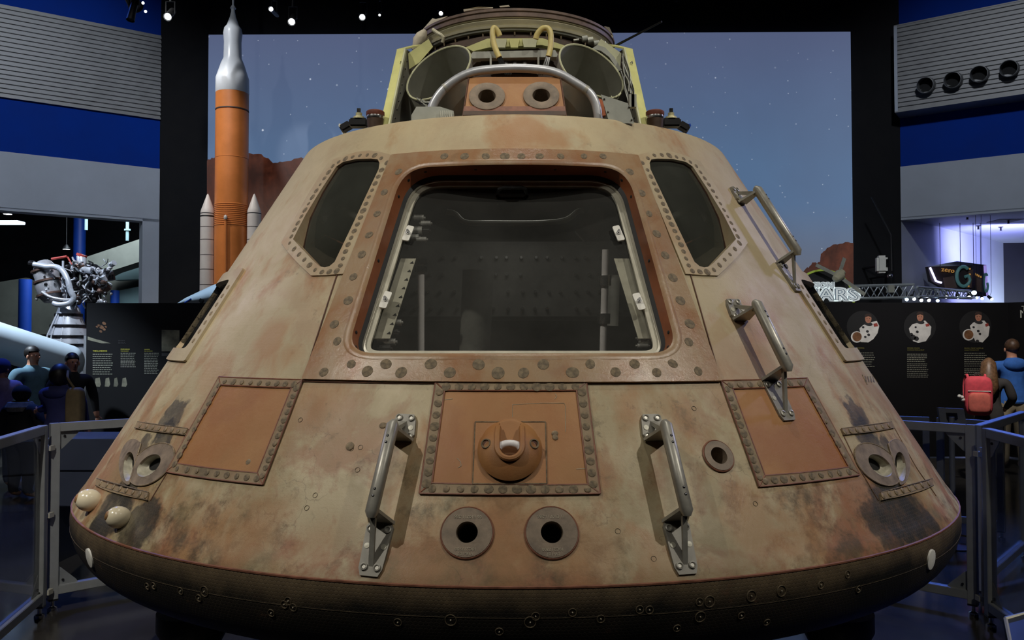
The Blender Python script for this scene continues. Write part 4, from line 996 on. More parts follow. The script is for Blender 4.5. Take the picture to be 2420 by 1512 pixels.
bm = B(); box(bm, ((XL+XR)/2, YB+.25, 5.6), (XR-XL, .3, 11.2)); struct('wall_back', bm, 'wall_black')
bm = B(); box(bm, (0, -17.9, 5.6), (60, .2, 11.2)); struct('wall_front', bm, 'wall_black')
bm = B(); box(bm, (0, 25.9, 5.6), (60, .2, 11.2)); struct('wall_far', bm, 'hall_dark')
for sd, nm in ((-1, 'wall_west'), (1, 'wall_east')): bm = B(); box(bm, (29.9*sd, 4, 5.6), (.2, 44, 11.2)); struct(nm, bm, 'hall_dark')
def slab(bm, A, dv, ln, z0, z1, out=0., th=.3, nrm=None):
    """vertical slab running from A along dv; 'out' pushes its face into the room"""
    n = nrm; a = Vector((A[0], A[1], 0))+n*out; d = Vector((dv[0], dv[1], 0))
    P = [a, a+d*ln, a+d*ln-n*th, a-n*th]; prism(bm, [p+Vector((0,0,z0)) for p in P], Vector((0, 0, z1-z0)))
AW = R(55)
for sd in (-1, 1):
    A = (XL if sd < 0 else XR, YB+.1); dv = Vector((sd*math.sin(AW), -math.cos(AW), 0)); nr = Vector((-sd*math.cos(AW), -math.sin(AW), 0))
    ys = (85, 281, 397, 517) if sd < 0 else (78, 275, 392, 512); x0 = 370 if sd < 0 else 2136
    zt = [zpx(y, YB, x0) for y in ys]; side = 'left' if sd < 0 else 'right'
    bm = B(); slab(bm, A, dv, 15, zt[3], 11.2, 0, .3, nr); wl = struct('wall_'+side, bm, 'paint_blue')
    bm = B(); slab(bm, A, dv, 15, zt[3]-.02, zt[2], .03, .05, nr); struct('white_band', bm, 'paint_white', wl)
    bm = B(); slab(bm, A, dv, 15, zt[3]-.06, zt[3], .03, .33, nr); struct('band_soffit', bm, 'paint_white', wl)
    out = .06 if sd < 0 else .55                        # corrugated cladding, each rib with its own relief
    bm = B(); k = 0; z = zt[1]; pitch = (zt[0]-zt[1])/19.5; sh = .35 if sd > 0 else 0
    prof = []
    while z < zt[0]-.001:
        prof += [(out, z), (out, z+pitch*.45), (out-.035, z+pitch*.55), (out-.035, z+pitch*.92)]; z += pitch
    a = Vector((A[0], A[1], 0))+dv*0
    r0 = [bm.verts.new(a+nr*o+dv*(0 if sd < 0 else 0)+Vector((0,0,zz))) for o, zz in prof]; r1 = [bm.verts.new(a+nr*o+dv*15+Vector((0,0,zz))) for o, zz in prof]
    skin_loops(bm, r0, r1, False); cl = struct('corrugated_band', bm, 'corrugated', wl)
    if sd > 0:
        bm = B(); prev = None     # end face of the projecting box
        for o, zz in prof:
            pass
        prism(bm, [a+nr*(out-.001)+Vector((0,0,zt[1])), a+Vector((0,0,zt[1])), a+Vector((0,0,zt[0])), a+nr*(out-.001)+Vector((0,0,zt[0]))], dv*.03); struct('band_end', bm, 'corrugated', wl)
        bm = B(); slab(bm, A, dv, 15, zt[1]-.02, zt[1], out, out, nr); struct('band_underside', bm, 'corrugated', wl)
        bm = B(); slab(bm, A, dv, 15, zt[0], zt[0]+.02, out, out, nr); struct('band_top', bm, 'corrugated', wl)
        bm = B(); prism(bm, [a+nr*(out-.03)+Vector((0,0,zt[1])), a+nr*(out+.006)+Vector((0,0,zt[1])), a+nr*(out+.006)+dv*.06+Vector((0,0,zt[1])), a+nr*(out-.03)+dv*.06+Vector((0,0,zt[1]))], Vector((0,0,zt[0]-zt[1]))); struct('corner_trim', bm, 'paint_white', wl)
    WALL = (A, dv, nr, zt) if sd > 0 else WALL_L if False else (A, dv, nr, zt)
    if sd < 0: WALL_L = WALL
    else: WALL_R = WALL
def on_wall(px, py, W, out=0.):
    A, dv, nr, zt = W; d = ray(px, py); a = Vector((A[0], A[1], 0))+nr*out
    return CAM + d*((a-CAM).dot(nr)/d.dot(nr))
# duct mouths on the right-hand corrugated band
mat('duct_grey', srgb(120, 122, 124), .5, .2, .1, 6)
words = ['first duct mouth from the black wall, on the grey ribbed band', 'second duct mouth from the black wall, on the ribbed band', 'third duct mouth from the black wall, on the ribbed band', 'rightmost whole duct mouth on the grey ribbed band']
for i, (x, y) in enumerate(((2192,202), (2256,190), (2318,176), (2388,163))):
    c = on_wall(x, y, WALL_R, .55); n = (WALL_R[2]+Vector((-.25, -.2, -.25))).normalized(); DU = thing('duct_pipe', words[i], 'duct', c, 'duct mouths on the ribbed band')
    r = 19*16/1962; X_, Y_, _ = frame_z(n); bm = B(); prev = None
    for (rr, h) in ((r, .004), (r, .22), (r-.012, .225), (r-.014, .0)):
        l = loop_at(bm, c+n*h, X_, Y_, rr, n=28)
        if prev: skin_loops(bm, prev, l)
        prev = l
    obj('pipe', bm, 'duct_grey', DU); bm = B(); bm.faces.new(loop_at(bm, c+n*.02, X_, Y_, r*.97, n=24)); obj('duct_inside', bm, 'bore_shade', DU, False)
# screen with the printed sky
def screen_mat():
    s = NB('screen_image'); p = s.xyz(); z = p[2]; zb, zt = zpx(690), zpx(80)
    t = s.ramp(z, zpx(640), zpx(85)); n = s.noise(.5, 4, .5, .3)
    c = s.mix(s.ramp(t, 0, .28), srgb(96, 102, 116), srgb(86, 112, 146)); c = s.mix(s.ramp(t, .45, 1.), c, srgb(86, 96, 128)); c = s.mix(s.ramp(n, .4, .7, 0, .3), c, srgb(78, 92, 120))
    v = s.n('TexVoronoi', {'feature': 'F1'}, Vector=s.map((1, 0, 1)), Scale=3.1, Randomness=1.); col = s.xyz(v.outputs['Color'])[0]
    st = s.math('MULTIPLY', s.ramp(v.outputs['Distance'], .045, .085, 1, 0), s.ramp(col, .50, .9))
    v2 = s.n('TexVoronoi', {'feature': 'F1'}, Vector=s.map((1, 0, 1), loc=(3, 0, 9)), Scale=6.5, Randomness=1.); st2 = s.math('MULTIPLY', s.ramp(v2.outputs['Distance'], .05, .10, .5, 0), s.ramp(s.xyz(v2.outputs['Color'])[1], .5, 1.))
    c = s.mix(s.math('MAXIMUM', st, st2), c, srgb(196, 206, 222))
    s.b.inputs['Base Color'].default_value = (.10, .12, .16, 1); s.b.inputs['Roughness'].default_value = .7
    s.set(s.b.inputs['Emission Color'], c); s.b.inputs['Emission Strength'].default_value = .92
def rock_mat():
    s = NB('rock_image'); n = s.noise(1.6, 9, .7, .6, s.map((1, 1, .5))); n2 = s.noise(8, 8, .7)
    c = s.mix(s.ramp(n, .35, .68), srgb(58, 30, 22), srgb(116, 62, 44)); c = s.mix(s.ramp(n2, .45, .7, 0, .6), c, srgb(40, 22, 18))
    s.b.inputs['Base Color'].default_value = (.08, .05, .04, 1); s.set(s.b.inputs['Emission Color'], c); s.b.inputs['Emission Strength'].default_value = .52
screen_mat(); rock_mat()
SCN = thing('projection_screen', 'huge lit screen showing a starry dusk sky above red rocks', 'screen', (0, YB, at(1200, 690, YB).z))
q = [at(x, y, YB-.05) for x, y in ((493,82),(2010,75),(2018,740),(488,740))]
bm = B(); prism(bm, q, Vector((0, .1, 0))); obj('screen_surface', bm, 'screen_image', SCN, False)
def rock(pts, sub=5):
    P = []
    for i in range(len(pts)-1):
        for k in range(sub): 
            a, b = pts[i], pts[i+1]; t = k/sub; P.append((a[0]+(b[0]-a[0])*t, a[1]+(b[1]-a[1])*t+random.uniform(-2.5, 2.5)))
    P.append(pts[-1]); return P
bm = B(); P = rock([(489,378),(508,372),(540,370),(585,362),(618,364),(645,384),(672,380),(712,374),(760,380),(820,400)])+[(820,700),(489,700)]
prism(bm, [at(x, y, YB-.06) for x, y in P], Vector((0, .006, 0))); obj('rock_picture', bm, 'rock_image', SCN, False)
bm = B(); P = rock([(1870,660),(1905,636),(1920,622),(1938,620),(1940,600),(1958,584),(1985,574),(2017,574)])+[(2017,735),(1870,735)]
prism(bm, [at(x, y, YB-.06) for x, y in P], Vector((0, .006, 0))); obj('rock_picture', bm, 'rock_image', SCN, False)
spot('screen_spot', (-6.5, 3.5, 9.5), (-4.5, YB, 5.0), 260, (.9, .95, 1), 46, .8, .1)
# ---------------------------------------------------------------- hall beyond the left opening
zL = WALL_L[3][3]
bm = B(); slab(bm, WALL_L[0], WALL_L[1], .32, 0, zL, .03, .33, WALL_L[2]); struct('trim_1', bm, 'paint_white')
HL = depth(23)
bm = B(); prism(bm, [at(x, y, HL) for x, y in ((-60,676),(60,656),(140,700),(140,790),(-60,790))], Vector((0, .2, 0))); struct('trim_2', bm, 'hall_grey')
bm = B(); prism(bm, [at(x, y, depth(21)) for x, y in ((165,620),(356,556),(356,610),(262,640),(180,680))], Vector((0, .6, 0))); struct('trim_3', bm, 'hall_grey')
bm = B(); prism(bm, [at(x, y, depth(22)) for x, y in ((255,650),(356,606),(356,658),(270,662))], Vector((0, .3, 0))); struct('trim_4', bm, 'hall_teal')
bm = B(); prism(bm, [at(x, y, depth(22.5)) for x, y in ((240,655),(356,655),(356,740),(240,740))], Vector((0, .2, 0))); struct('trim_5', bm, 'hall_grey')
bm = B(); prism(bm, [at(x, y, depth(22.2)) for x, y in ((282,686),(356,672),(356,740),(282,740))], Vector((0, .2, 0))); struct('trim_6', bm, 'hall_teal')
for (x0, x1, y0, D_, lab) in ((46,74,660,20,'blue round column behind the shiny rocket engine, lower left'), (176,203,440,24,'dark blue column rising behind the rocket engine'), (262,282,686,21.8,'short blue column right of the rocket engine')):
    a, b = at(x0, y0, depth(D_)), at(x1, y0, depth(D_)); c = (a+b)/2; r = (b.x-a.x)/2; bm = B(); cyl(bm, (c.x, c.y, 0), (c.x, c.y, c.z), r, n=20); cyl(bm, (c.x, c.y, 0), (c.x, c.y, .12), r*1.25, n=20); tag(obj('hall_column', bm, 'column_blue'), lab, 'column')
def pend(px, py, D_, w, lab):
    p = at(px, py, depth(D_)); t = thing('pendant_lamp', lab, 'lamp', p); bm = B(); lathe(bm, [(w*.3, .12), (w, .03), (w, 0)], p, n=20); obj('lamp_shade', bm, 'can_black', t)
    bm = B(); lathe(bm, [(.001, -.005), (w*.95, .0)], p, n=20); obj('diffuser', bm, 'lamp_white', t); bm = B(); cyl(bm, p+Vector((0,0,.1)), Vector((p.x, p.y, 11.2)), .008, n=6); obj('cord', bm, 'can_black', t)
pend(18, 506, 20, .10, 'round ceiling lamp at the far upper left of the hall'); pend(157, 589, 21, .09, 'small round lamp hanging above the rocket engine')
p = at(5, 526, depth(19)); bm = B(); box(bm, p, (.9, .3, .06), bev=.01); tag(obj('strip_light', bm, 'lamp_blue'), 'pale blue strip light near the left picture edge', 'lamp')
for (x, y, h) in ((301,545,25), (204,515,30)):
    p = at(x, y, depth(19.5)); bm = B(); cyl(bm, Vector((p.x,p.y,11.2)), p-Vector((0,0,h*.0095)), .035, n=10); cyl(bm, p, p+Vector((0,0,.04)), .07, n=10); tag(obj('cable_drop', bm, 'hall_teal'), 'pale hanging pipe under the white wall, %s' % ('near its right end' if x > 250 else 'above the engine'), 'pipe')
l = bpy.data.lights.new('hall_left_fill', 'AREA'); l.energy = 260; l.color = (.75, .88, 1); l.size = 3; o = bpy.data.objects.new('hall_left_fill', l); link(o); o.location = (-9.5, 15.5, 5.2); o.rotation_euler = (R(15), R(10), 0)  # added area light without fixture, brightens the hall beyond the opening
# ---------------------------------------------------------------- right alcove
zR = WALL_R[3][3]; Aq = Vector((XR, YB+.1, 0)); Cq = atz(2371, 574, zR); Cq = Vector((Cq.x, Cq.y, 0)); Eq = Cq+Vector((4, -.4, 0))
bm = B(); d = (Cq-Aq).normalized(); n = Vector((d.y, -d.x, 0)); prism(bm, [Aq, Cq, Cq-n*.2, Aq-n*.2], Vector((0, 0, zR))); struct('wall_alcove', bm, 'paint_white')
bm = B(); prism(bm, [Cq, Eq, Eq+Vector((0,.2,0)), Cq+Vector((0,.2,0))], Vector((0, 0, zR))); struct('wall_doorway', bm, 'hall_dark')
A, dv, nr, zt = WALL_R; W2 = Vector((A[0], A[1], 0))+dv*9
bm = B(); prism(bm, [v+Vector((0,0,zR)) for v in (Aq-nr*.25, W2-nr*.25, Vector((22, 8, 0)), Vector((22, 25, 0)), Vector((Cq.x, 25, 0)), Cq-n*.2, Aq-n*.2)], Vector((0, 0, .15))); struct('ceiling_alcove', bm, 'paint_white')
for i, (x, y) in enumerate(((2286,509), (2383,519), (2312,533), (2365,536))):
    p = atz(x, y, zR); bm = B(); lathe(bm, [(.05, 0), (.05, -.01), (.02, -.02), (.02, -.08), (.03, -.085), (.001, -.085)], p, n=12); tag(obj('sprinkler_head', bm, 'can_black'), ('leftmost dark sprinkler head on the violet alcove ceiling', 'rightmost dark sprinkler head on the violet alcove ceiling', 'second sprinkler head from the left on the violet alcove ceiling', 'third sprinkler head from the left on the violet alcove ceiling')[i], 'sprinkler', 'sprinklers on the alcove ceiling')
p = atz(2375, 521, zR); bm = B(); box(bm, p, (.5, .5, .02)); tag(obj('ceiling_vent', bm, 'hall_grey'), 'square vent in the violet lit alcove ceiling', 'vent')
def alight(nm, loc, tgt, e, col, sz):
    l = bpy.data.lights.new(nm, 'AREA'); l.energy = e; l.color = col; l.size = sz; o = bpy.data.objects.new(nm, l); link(o); o.location = loc; o.rotation_euler = (Vector(tgt)-Vector(loc)).to_track_quat('-Z', 'Y').to_euler()
sg0 = at(2255, 640, depth(17.6))
alight('alcove_fill_violet', sg0+Vector((1.6, .5, .15)), Vector((Cq.x-1.4, Cq.y-1.0, zR-.6)), 130, (.42, .42, 1), 1.4)  # unseen area light added for the violet glow in the alcove
alight('alcove_fill', Cq+Vector((.3, -1.8, 2.0)), Cq+Vector((-.4, 0, 1.5)), 60, (.75, .85, 1), .4)  # unseen area light added to brighten the alcove wall
# ---------------------------------------------------------------- hanging sign
mat('sign_panel', srgb(58, 48, 52), .5, 0, .15, 3); mat('sign_brown', srgb(112, 92, 88), .5, 0, .1, 3); mat('sign_gold', srgb(206, 160, 84), .4, 0, 0, emit=srgb(206, 150, 80), estr=.35); mat('sign_teal', srgb(98, 152, 152), .4, 0, .08, 6, emit=srgb(98,150,152), estr=.12); mat('sign_dteal', srgb(30, 62, 68), .5, 0, .1, 6)
ZG = thing('zero_gravity_sign', 'dark hanging sign with gold zero and large teal G', 'sign', at(2255, 700, depth(17.5)))
DS = depth(17.4)
def sq(pts, Y=DS): return [at(x, y, Y) for x, y in pts]
bm = B(); prism(bm, sq([(2193,630),(2296,627),(2296,684),(2235,684),(2200,664)]), Vector((0, .12, 0))); obj('sign_board', bm, 'sign_panel', ZG, False)
bm = B(); a, b = at(2296,627,DS), at(2296,700,DS); c_, d_ = at(2331,626,depth(18.4)), at(2336,699,depth(18.4)); prism(bm, [a, c_, d_, b], Vector((0, .12, 0))); sb = obj('sign_board', bm, 'sign_panel', ZG, False)
bm = B(); prism(bm, sq([(2193,630),(2262,617),(2331,626),(2296,627)], depth(18.0)), Vector((0, .5, 0))); obj('sign_roof', bm, 'paint_white', ZG, False)
bm = B(); prism(bm, sq([(2230,656),(2254,652),(2262,680),(2234,684)], DS-.02), Vector((0, .02, 0))); obj('sign_block', bm, 'sign_brown', ZG, False)
bm = B(); prism(bm, sq([(2290,640),(2300,636),(2296,680),(2284,681)], DS-.06), Vector((0, .02, 0))); lb = obj('letter_tab', bm, 'sign_brown', ZG, False)
bm = B(); prism(bm, sq([(2306,655),(2320,660),(2322,690),(2307,688)], depth(17.7)-.02), Vector((0, .02, 0))); obj('sign_block', bm, 'sign_brown', ZG, False)
bm = B(); tube(bm, [at(2198,632,DS-.03), at(2212,664,DS-.03), at(2225,668,DS-.03)], .022, 8); obj('neon_tube', bm, 'neon_violet', ZG)
for (x, y, ch) in ((2225,641,'z'),(2232.5,642,'e'),(2241,643.5,'r'),(2247,644.5,'o')):
    p = at(x, y, DS-.03); me = text_mesh(ch, .14, Matrix.Translation(p) @ FACING, .012); obj('letter', me, 'sign_gold', ZG)
bm = B(); c = at(2277,653,DS-.05); pts = [c+Vector((.14*math.cos(t), 0, .205*math.sin(t))) for t in [R(50)+R(290)*k/24 for k in range(25)]]
tube(bm, pts+[c+Vector((.10,0,.02)), c+Vector((.03,0,-.01))], .034, 8); obj('letter_g', bm, 'sign_teal', ZG)
bm = B(); lathe(bm, [(.21, 0), (.22, .03), (.001, .03)], c+Vector((-.02, .05, 0)), (0, 1, 0), n=28); obj('letter_disc', bm, 'sign_dteal', ZG)
for i, ch in enumerate('zero'):
    p = at(2304+i*4.2, 650+i*2.2, depth(17.7)+i*.06-.06); me = text_mesh(ch, .10, Matrix.Translation(p) @ Matrix.Rotation(R(35), 4, 'Z') @ FACING, .01); obj('letter', me, 'sign_gold', ZG)
c = at(2330,668,depth(18.3)-.1); bm = B(); tube(bm, [c+Vector((.055*math.cos(t), .02*math.cos(t), .20*math.sin(t))) for t in [R(50)+R(290)*k/20 for k in range(21)]]+[c+Vector((.03,0,0))], .024, 8); obj('letter_g', bm, 'sign_teal', ZG)
for i, x in enumerate((2222, 2270, 2301, 2318)):
    a = at(x, 628, depth(17.9)); bm = B(); cyl(bm, a, Vector((a.x, a.y, zR)), .006, n=6); obj('hanger_wire', bm, 'can_black', ZG)
for (x, y) in ((2292,635),(2292,648),(2291,658),(2290,666),(2289,676)): bm = B(); cyl(bm, at(x, y, DS-.07), at(x, y, DS-.055), .02, n=8); obj('letter_dot', bm, 'sign_gold', lb)
# ---------------------------------------------------------------- truss with small lamps
mat('truss_alu', srgb(186, 194, 200), .4, .4, .08, 10)
def truss(name, lab, A0, A1, B0, B1, off, nb, r=.022):
    T = thing(name, lab, 'truss', (A0+B0)/2)
    for (p, q) in ((A0, A1), (B0, B1), (A0+off, A1+off), (B0+off, B1+off)):
        bm = B(); cyl(bm, p, q, r, n=10); obj('chord', bm, 'truss_alu', T)
    for k in range(nb):
        t0, t1 = k/nb, (k+1)/nb
        for (u, v, w) in ((A0.lerp(A1, t0), B0.lerp(B1, (t0+t1)/2), A0.lerp(A1, t1)),):
            for o_ in (Vector(), off): bm = B(); tube(bm, [u+o_, v+o_, w+o_], r*.5, 6); obj('brace', bm, 'truss_alu', T)
    return T
d14 = depth(14.2)
truss('lighting_truss', 'straight aluminium truss segment beside the round mission sign', at(1985,676,d14), at(2160,672,d14), at(1985,706,d14), at(2160,702,d14), Vector((0, .25, .0)), 5)
truss('lighting_truss', 'curving aluminium truss segment running towards the hanging sign', at(2168,678,d14+.1), at(2302,688,depth(16.4)), at(2168,700,d14+.1), at(2306,704,depth(16.4)), Vector((.05, .25, 0)), 8, .02)
ORD = ['second','third','fourth','fifth','sixth','seventh','eighth','ninth','tenth','eleventh','twelfth','first']
def mini(px, py, D_, k, lab, grp, M='lamp_white', r=.045):
    p = at(px, py, depth(D_)); t = thing('small_spotlight', lab, 'spotlight', p, grp); dv = Vector((random.uniform(-.4, .4), -.6, -.6)).normalized(); bm = B(); cyl(bm, p-dv*.09, p, r*.8, r, 10); obj('lamp_can', bm, 'can_black', t)
    bm = B(); ball(bm, p+dv*.004, r*.92, 10, 6); obj('lens', bm, M, t); bm = B(); q = p-dv*.05; tube(bm, [q, Vector((p.x, p.y, q.z+.10))]+([Vector((p.x, p.y, 4.28))] if px > 2306 else []), .008 if px < 2306 else .004, 6); obj('yoke', bm, 'can_black', t)
for i, (x, y) in enumerate(((2143,707),(2160,706),(2177,709),(2195,709),(2216,710),(2236,701),(2264,702),(2290,701),(2308,703),(2321,705),(2343,706),(2035,690))): mini(x, y, 14.2+max(0, min(1, (x-2166)/136))*2.2, i, ORD[i]+' small lit spotlight from the left under the aluminium trusses', 'small spotlights on the truss', 'lamp_white' if i % 4 else 'lamp_blue', .032)
mini(2302, 691, 15.8, 0, 'bright bluish spotlight at the end of the curving truss', None, 'lamp_blue', .05)
bm = B(); P = [at(x, y, depth(14.15)) for x, y in ((2100,673),(2114,673),(2114,691),(2100,691))]; prism(bm, P, Vector((0, .1, 0))); tag(obj('junction_box', bm, 'box_grey', smooth=False), 'small pale box clamped on the straight truss', 'box')
# round mission sign
mat('disc_dark', srgb(28, 26, 30), .6, 0, .2, 5); mat('ring_lime', srgb(150, 170, 70), .5, 0, .05, 5, emit=srgb(140,160,60), estr=.35); mat('letter_white', srgb(220,224,220), .5, 0, 0, emit=srgb(190,200,205), estr=.55); mat('letter_blue', srgb(50,90,120), .5, 0, 0)
d15 = depth(13.6); MM = thing('mission_mars_sign', 'round dark sign with lime rim and white MISSION MARS lettering', 'sign', at(1945, 735, d15)); c = at(1945, 710, d15); r = 72*13.6/1962
bm = B(); lathe(bm, [(r, .0), (r, .06)], c, (0, 1, 0), n=48, cap0=True, cap1=True); obj('sign_disc', bm, 'disc_dark', MM)
bm = B(); lathe(bm, [(r*.97, -.02), (r*1.03, -.02), (r*1.03, .05), (r*.97, .05), (r*.97, -.02)], c, (0, 1, 0), n=48); obj('sign_rim', bm, 'ring_lime', MM)
for (t, x, y, sz, kx) in (('MISSION', 1971, 680, .122, 1.25), ('MARS', 2029, 708, .258, 1.45)):
    for (fat, dy, dp_, m) in ((.030, 0., .03, 'letter_white'), (.006, -.04, .006, 'letter_blue'), (-.002, -.05, .006, 'letter_white')):
        me = text_mesh(t, sz, Matrix.Translation(at(x, y, d15-.10+dy)) @ Matrix.Diagonal((kx, 1, 1, 1)) @ FACING, dp_, 'RIGHT', fat*sz/.285); obj('lettering' if m == 'letter_white' and fat > .02 else 'letter_stroke', me, m, MM)
spot('sign_fill', (3.2, 3.5, 5.2), at(1985, 690, d15), 420, (.95, .98, 1), 40, .8, .1)  # added light without fixture, lifts the sign's lettering and craft
bm = B(); q_ = at(1945, 740, d15+.03); cyl(bm, (q_.x, q_.y, 0), (q_.x, q_.y, q_.z), .05, n=12); obj('sign_post', bm, 'can_black', MM)
cr = at(1982, 652, d15-.25); bm = B(); lathe(bm, [(.001, -.12), (.055, -.10), (.085, 0), (.085, .05), (.055, .07), (.05, .12), (.001, .12)], cr, (.55, .3, .45), n=20); cc = obj('craft_body', bm, 'ring_cream', MM)
for v in ((.42, .0, -.30), (-.36, 0, .18), (.14, .1, .30)):
    a = Vector(v); n = a.normalized(); s_ = n.cross(Vector((0, 1, 0))).normalized()*.028; bm = B(); prism(bm, [cr+n*.07+s_, cr+a+s_, cr+a-s_, cr+n*.07-s_], Vector((0, .01, 0))); obj('craft_panel', bm, 'box_grey', cc, False)
# loudspeaker on the black wall
p = at(2083, 625, depth(16.2)); SP = thing('wall_speaker', 'small white loudspeaker mounted on the black wall', 'speaker', p); bm = B(); box(bm, p, (.20, .22, .34), Matrix.Rotation(R(-12), 3, 'Z'), .04); obj('cabinet', bm, 'white_patch', SP)
bm = B(); box(bm, p+Vector((.075, -.09, .02)), (.05, .04, .15), Matrix.Rotation(R(20), 3, 'Z')); obj('grille', bm, 'dark_metal', SP, False); bm = B(); tube(bm, [p, p+Vector((.02, .5, 0)), p+Vector((.02, .93, 0))], .025, 8); obj('bracket', bm, 'can_black', SP)
p = at(2103, 652, depth(16.2)); t = thing('wall_camera', 'tiny dark camera with pale lens below the wall speaker', 'camera', p); bm = B(); ball(bm, p, (.05, .05, .05), 12, 8); obj('camera_dome', bm, 'steel', t); bm = B(); tube(bm, [p, p+Vector((0, .9, .02))], .02, 6); obj('bracket', bm, 'can_black', t)
bm = B(); tube(bm, [at(2060,465,depth(16.3)), at(2106,555,depth(16.3)), at(2108,640,depth(16.3))], .018, 6); obj('cable', bm, 'can_black', t)
# stage lamps hanging from the dark ceiling
def stage(px, py, D_, r, lab, tilt=(.1, -.75, -.55), lit=True):
    r *= .72
    p = at(px, py, depth(D_)); t = thing('stage_lamp', lab, 'stage lamp', p); dv = Vector(tilt).normalized(); bm = B(); lathe(bm, [(r*.55, -.42), (r*.9, -.36), (r*.95, -.1), (r*1.12, 0), (r*1.08, .0), (r*.92, -.05)], p, dv, n=20, cap0=True); obj('lamp_can', bm, 'can_black', t)
    bm = B(); lathe(bm, [(.001, .0), (r*.9, -.02)], p, dv, n=18); obj('lens', bm, 'lamp_white' if lit else 'can_black', t); c = p-dv*.2; bm = B(); tube(bm, [c+Vector((r*1.2,0,0)), c+Vector((r*1.2,0,.2)), c+Vector((-r*1.2,0,.2)), c-Vector((r*1.2,0,0))], .012, 6); obj('yoke', bm, 'can_black', t)
    bm = B(); cyl(bm, c+Vector((0,0,.2)), Vector((c.x, c.y, 11.2)), .02, n=8); obj('hanger', bm, 'can_black', t); return t
stage(396, 40, 13.5, .085, 'brightest stage lamp, left above the rocket'); stage(640, 21, 14, .055, 'small lit stage lamp right of the rocket tip', (0, -1, -.1)); stage(689, 52, 13.5, .08, 'lit stage lamp below right of the small one by the rocket'); stage(856, 41, 13.5, .07, 'lit stage lamp between the rocket and the capsule top'); stage(1042, 32, 13.8, .05, 'tiny lit stage lamp just left of the capsule ring'); stage(897, 36, 14.5, .03, 'faint stage lamp nearest the capsule ring on its left')
sl_ = stage(322, 18, 11, .12, 'dark stage lamp against the upper blue wall, pointing down', (.5, -.2, -.8), False); stage(308, 48, 9.6, .06, 'unlit small stage lamp hanging lowest at the upper blue wall', (-.1, -.2, -.9), False); stage(1600, 5, 13, .05, 'unlit stage lamp at the top edge right of the capsule', (0, -.3, -.9), False)
for (x, y) in ((338, 7), (344, 27)): p = at(x, y, depth(10.85)); bm = B(); ball(bm, p, .018, 10, 6); obj('pinpoint_light', bm, 'lamp_white', sl_)
# ================================================================== EXHIBITS
mat('rocket_orange', srgb(214, 128, 66), .38, 0, .08, 3); mat('rocket_white', srgb(214, 218, 224), .35, 0, .04, 3); mat('booster_white', srgb(206, 200, 196), .5, 0, .05, 4); mat('line_dark', srgb(70, 62, 60), .6, 0, 0)
YR = depth(15.0); RK = thing('rocket_model', 'tall orange rocket model with white tip standing before the screen', 'rocket model', Vector((at(546, 600, YR).x, YR, 0)))
ax = at(546, 600, YR).x; Zy = lambda y: at(546, y, YR).z; pm = 15/1962
def rl(name, prof_px, m, parent=RK, x=ax, n=40, y=YR):
    bm = B(); lathe(bm, [(max(r*pm, .001), Zy(yy)) for r, yy in prof_px], (x, y, 0), n=n); return obj(name, bm, m, parent, True, 30)
core = rl('core_stage', [(38, 760), (38, 265), (36.5, 265), (36.5, 261), (38, 261), (38, 222)], 'rocket_orange')
rl('upper_stage', [(38, 222), (38.5, 221), (38, 186), (36, 180), (27, 152), (21, 138), (20, 100), (22, 80), (20, 68), (14, 60), (7, 40), (4.5, 28), (4.5, 22), (7, 20), (4, 14), (2.2, 12), (2.2, -6), (.2, -8)], 'rocket_white')
rl('joint_ring', [(37, 263.5), (38.4, 263), (38.4, 260.8), (37, 260)], 'line_dark', core)
for k in range(12): y = 484+k*4.4; rl('rib', [(38, y), (39, y+1), (39, y+2.4), (38, y+3.4)], 'rocket_orange', core)
rl('joint_ring', [(38, 376), (38.5, 375.6), (38.5, 374.8), (38, 374.4)], 'rocket_orange', core)
bm = B(); px_ = at(533, 517, YR-.34); tube(bm, [at(533,700,YR-.32), at(533,520,YR-.32)], .022, 8); ball(bm, at(533,516,YR-.32), (.03,.03,.06), 10, 8); obj('feed_line', bm, 'rocket_orange', core); bm = B(); ball(bm, at(533,514,YR-.325), (.032,.032,.05), 10, 8); obj('feed_line_cap', bm, 'booster_white', core)
for (cx, dyr) in ((490, 0.), (600, 0.)):
    x = at(cx, 600, YR-.02).x
    bo = rl('booster', [(16.5, 760), (16.5, 512), (16, 500), (14, 494), (2.5, 461), (.3, 458)], 'booster_white', RK, x, 28, YR-.02)
    for y in (506, 538, 568, 604, 638, 674): rl('joint_ring', [(16.5, y), (16.8, y-.4), (16.8, y-1.2), (16.5, y-1.6)], 'line_dark' if y > 510 else 'can_black', bo, x, 28, YR-.02)
    if cx < 500: rl('joint_ring', [(16.4, 514), (17, 513), (17, 511), (16.4, 510)], 'can_black', bo, x, 28, YR-.02)
bm = B(); lathe(bm, [(.9, 0), (.9, .25), (.6, .3), (.001, .3)], (ax, YR, 0), n=32); obj('base', bm, 'stand_black', RK)
bm = B(); cyl(bm, (ax, YR, .25), (ax, YR, Zy(750)), .2, n=20); obj('mount_post', bm, 'stand_black', RK)
spot('rocket_tip_fill', (-8.0, 6.0, 10.8), at(546, 140, YR), 1300, (.95, .97, 1), 10, .5, .06)  # narrow beam added to brighten the white tip
spot('rocket_spot', (-8.5, 7.0, 10.4), (ax, YR, 4.6), 1700, (1, .97, .92), 26, .6, .08)
spot('rocket_spot', (-3.0, 6.0, 10.6), (ax, YR, 3.4), 600, (1, .95, .9), 26, .6, .08)
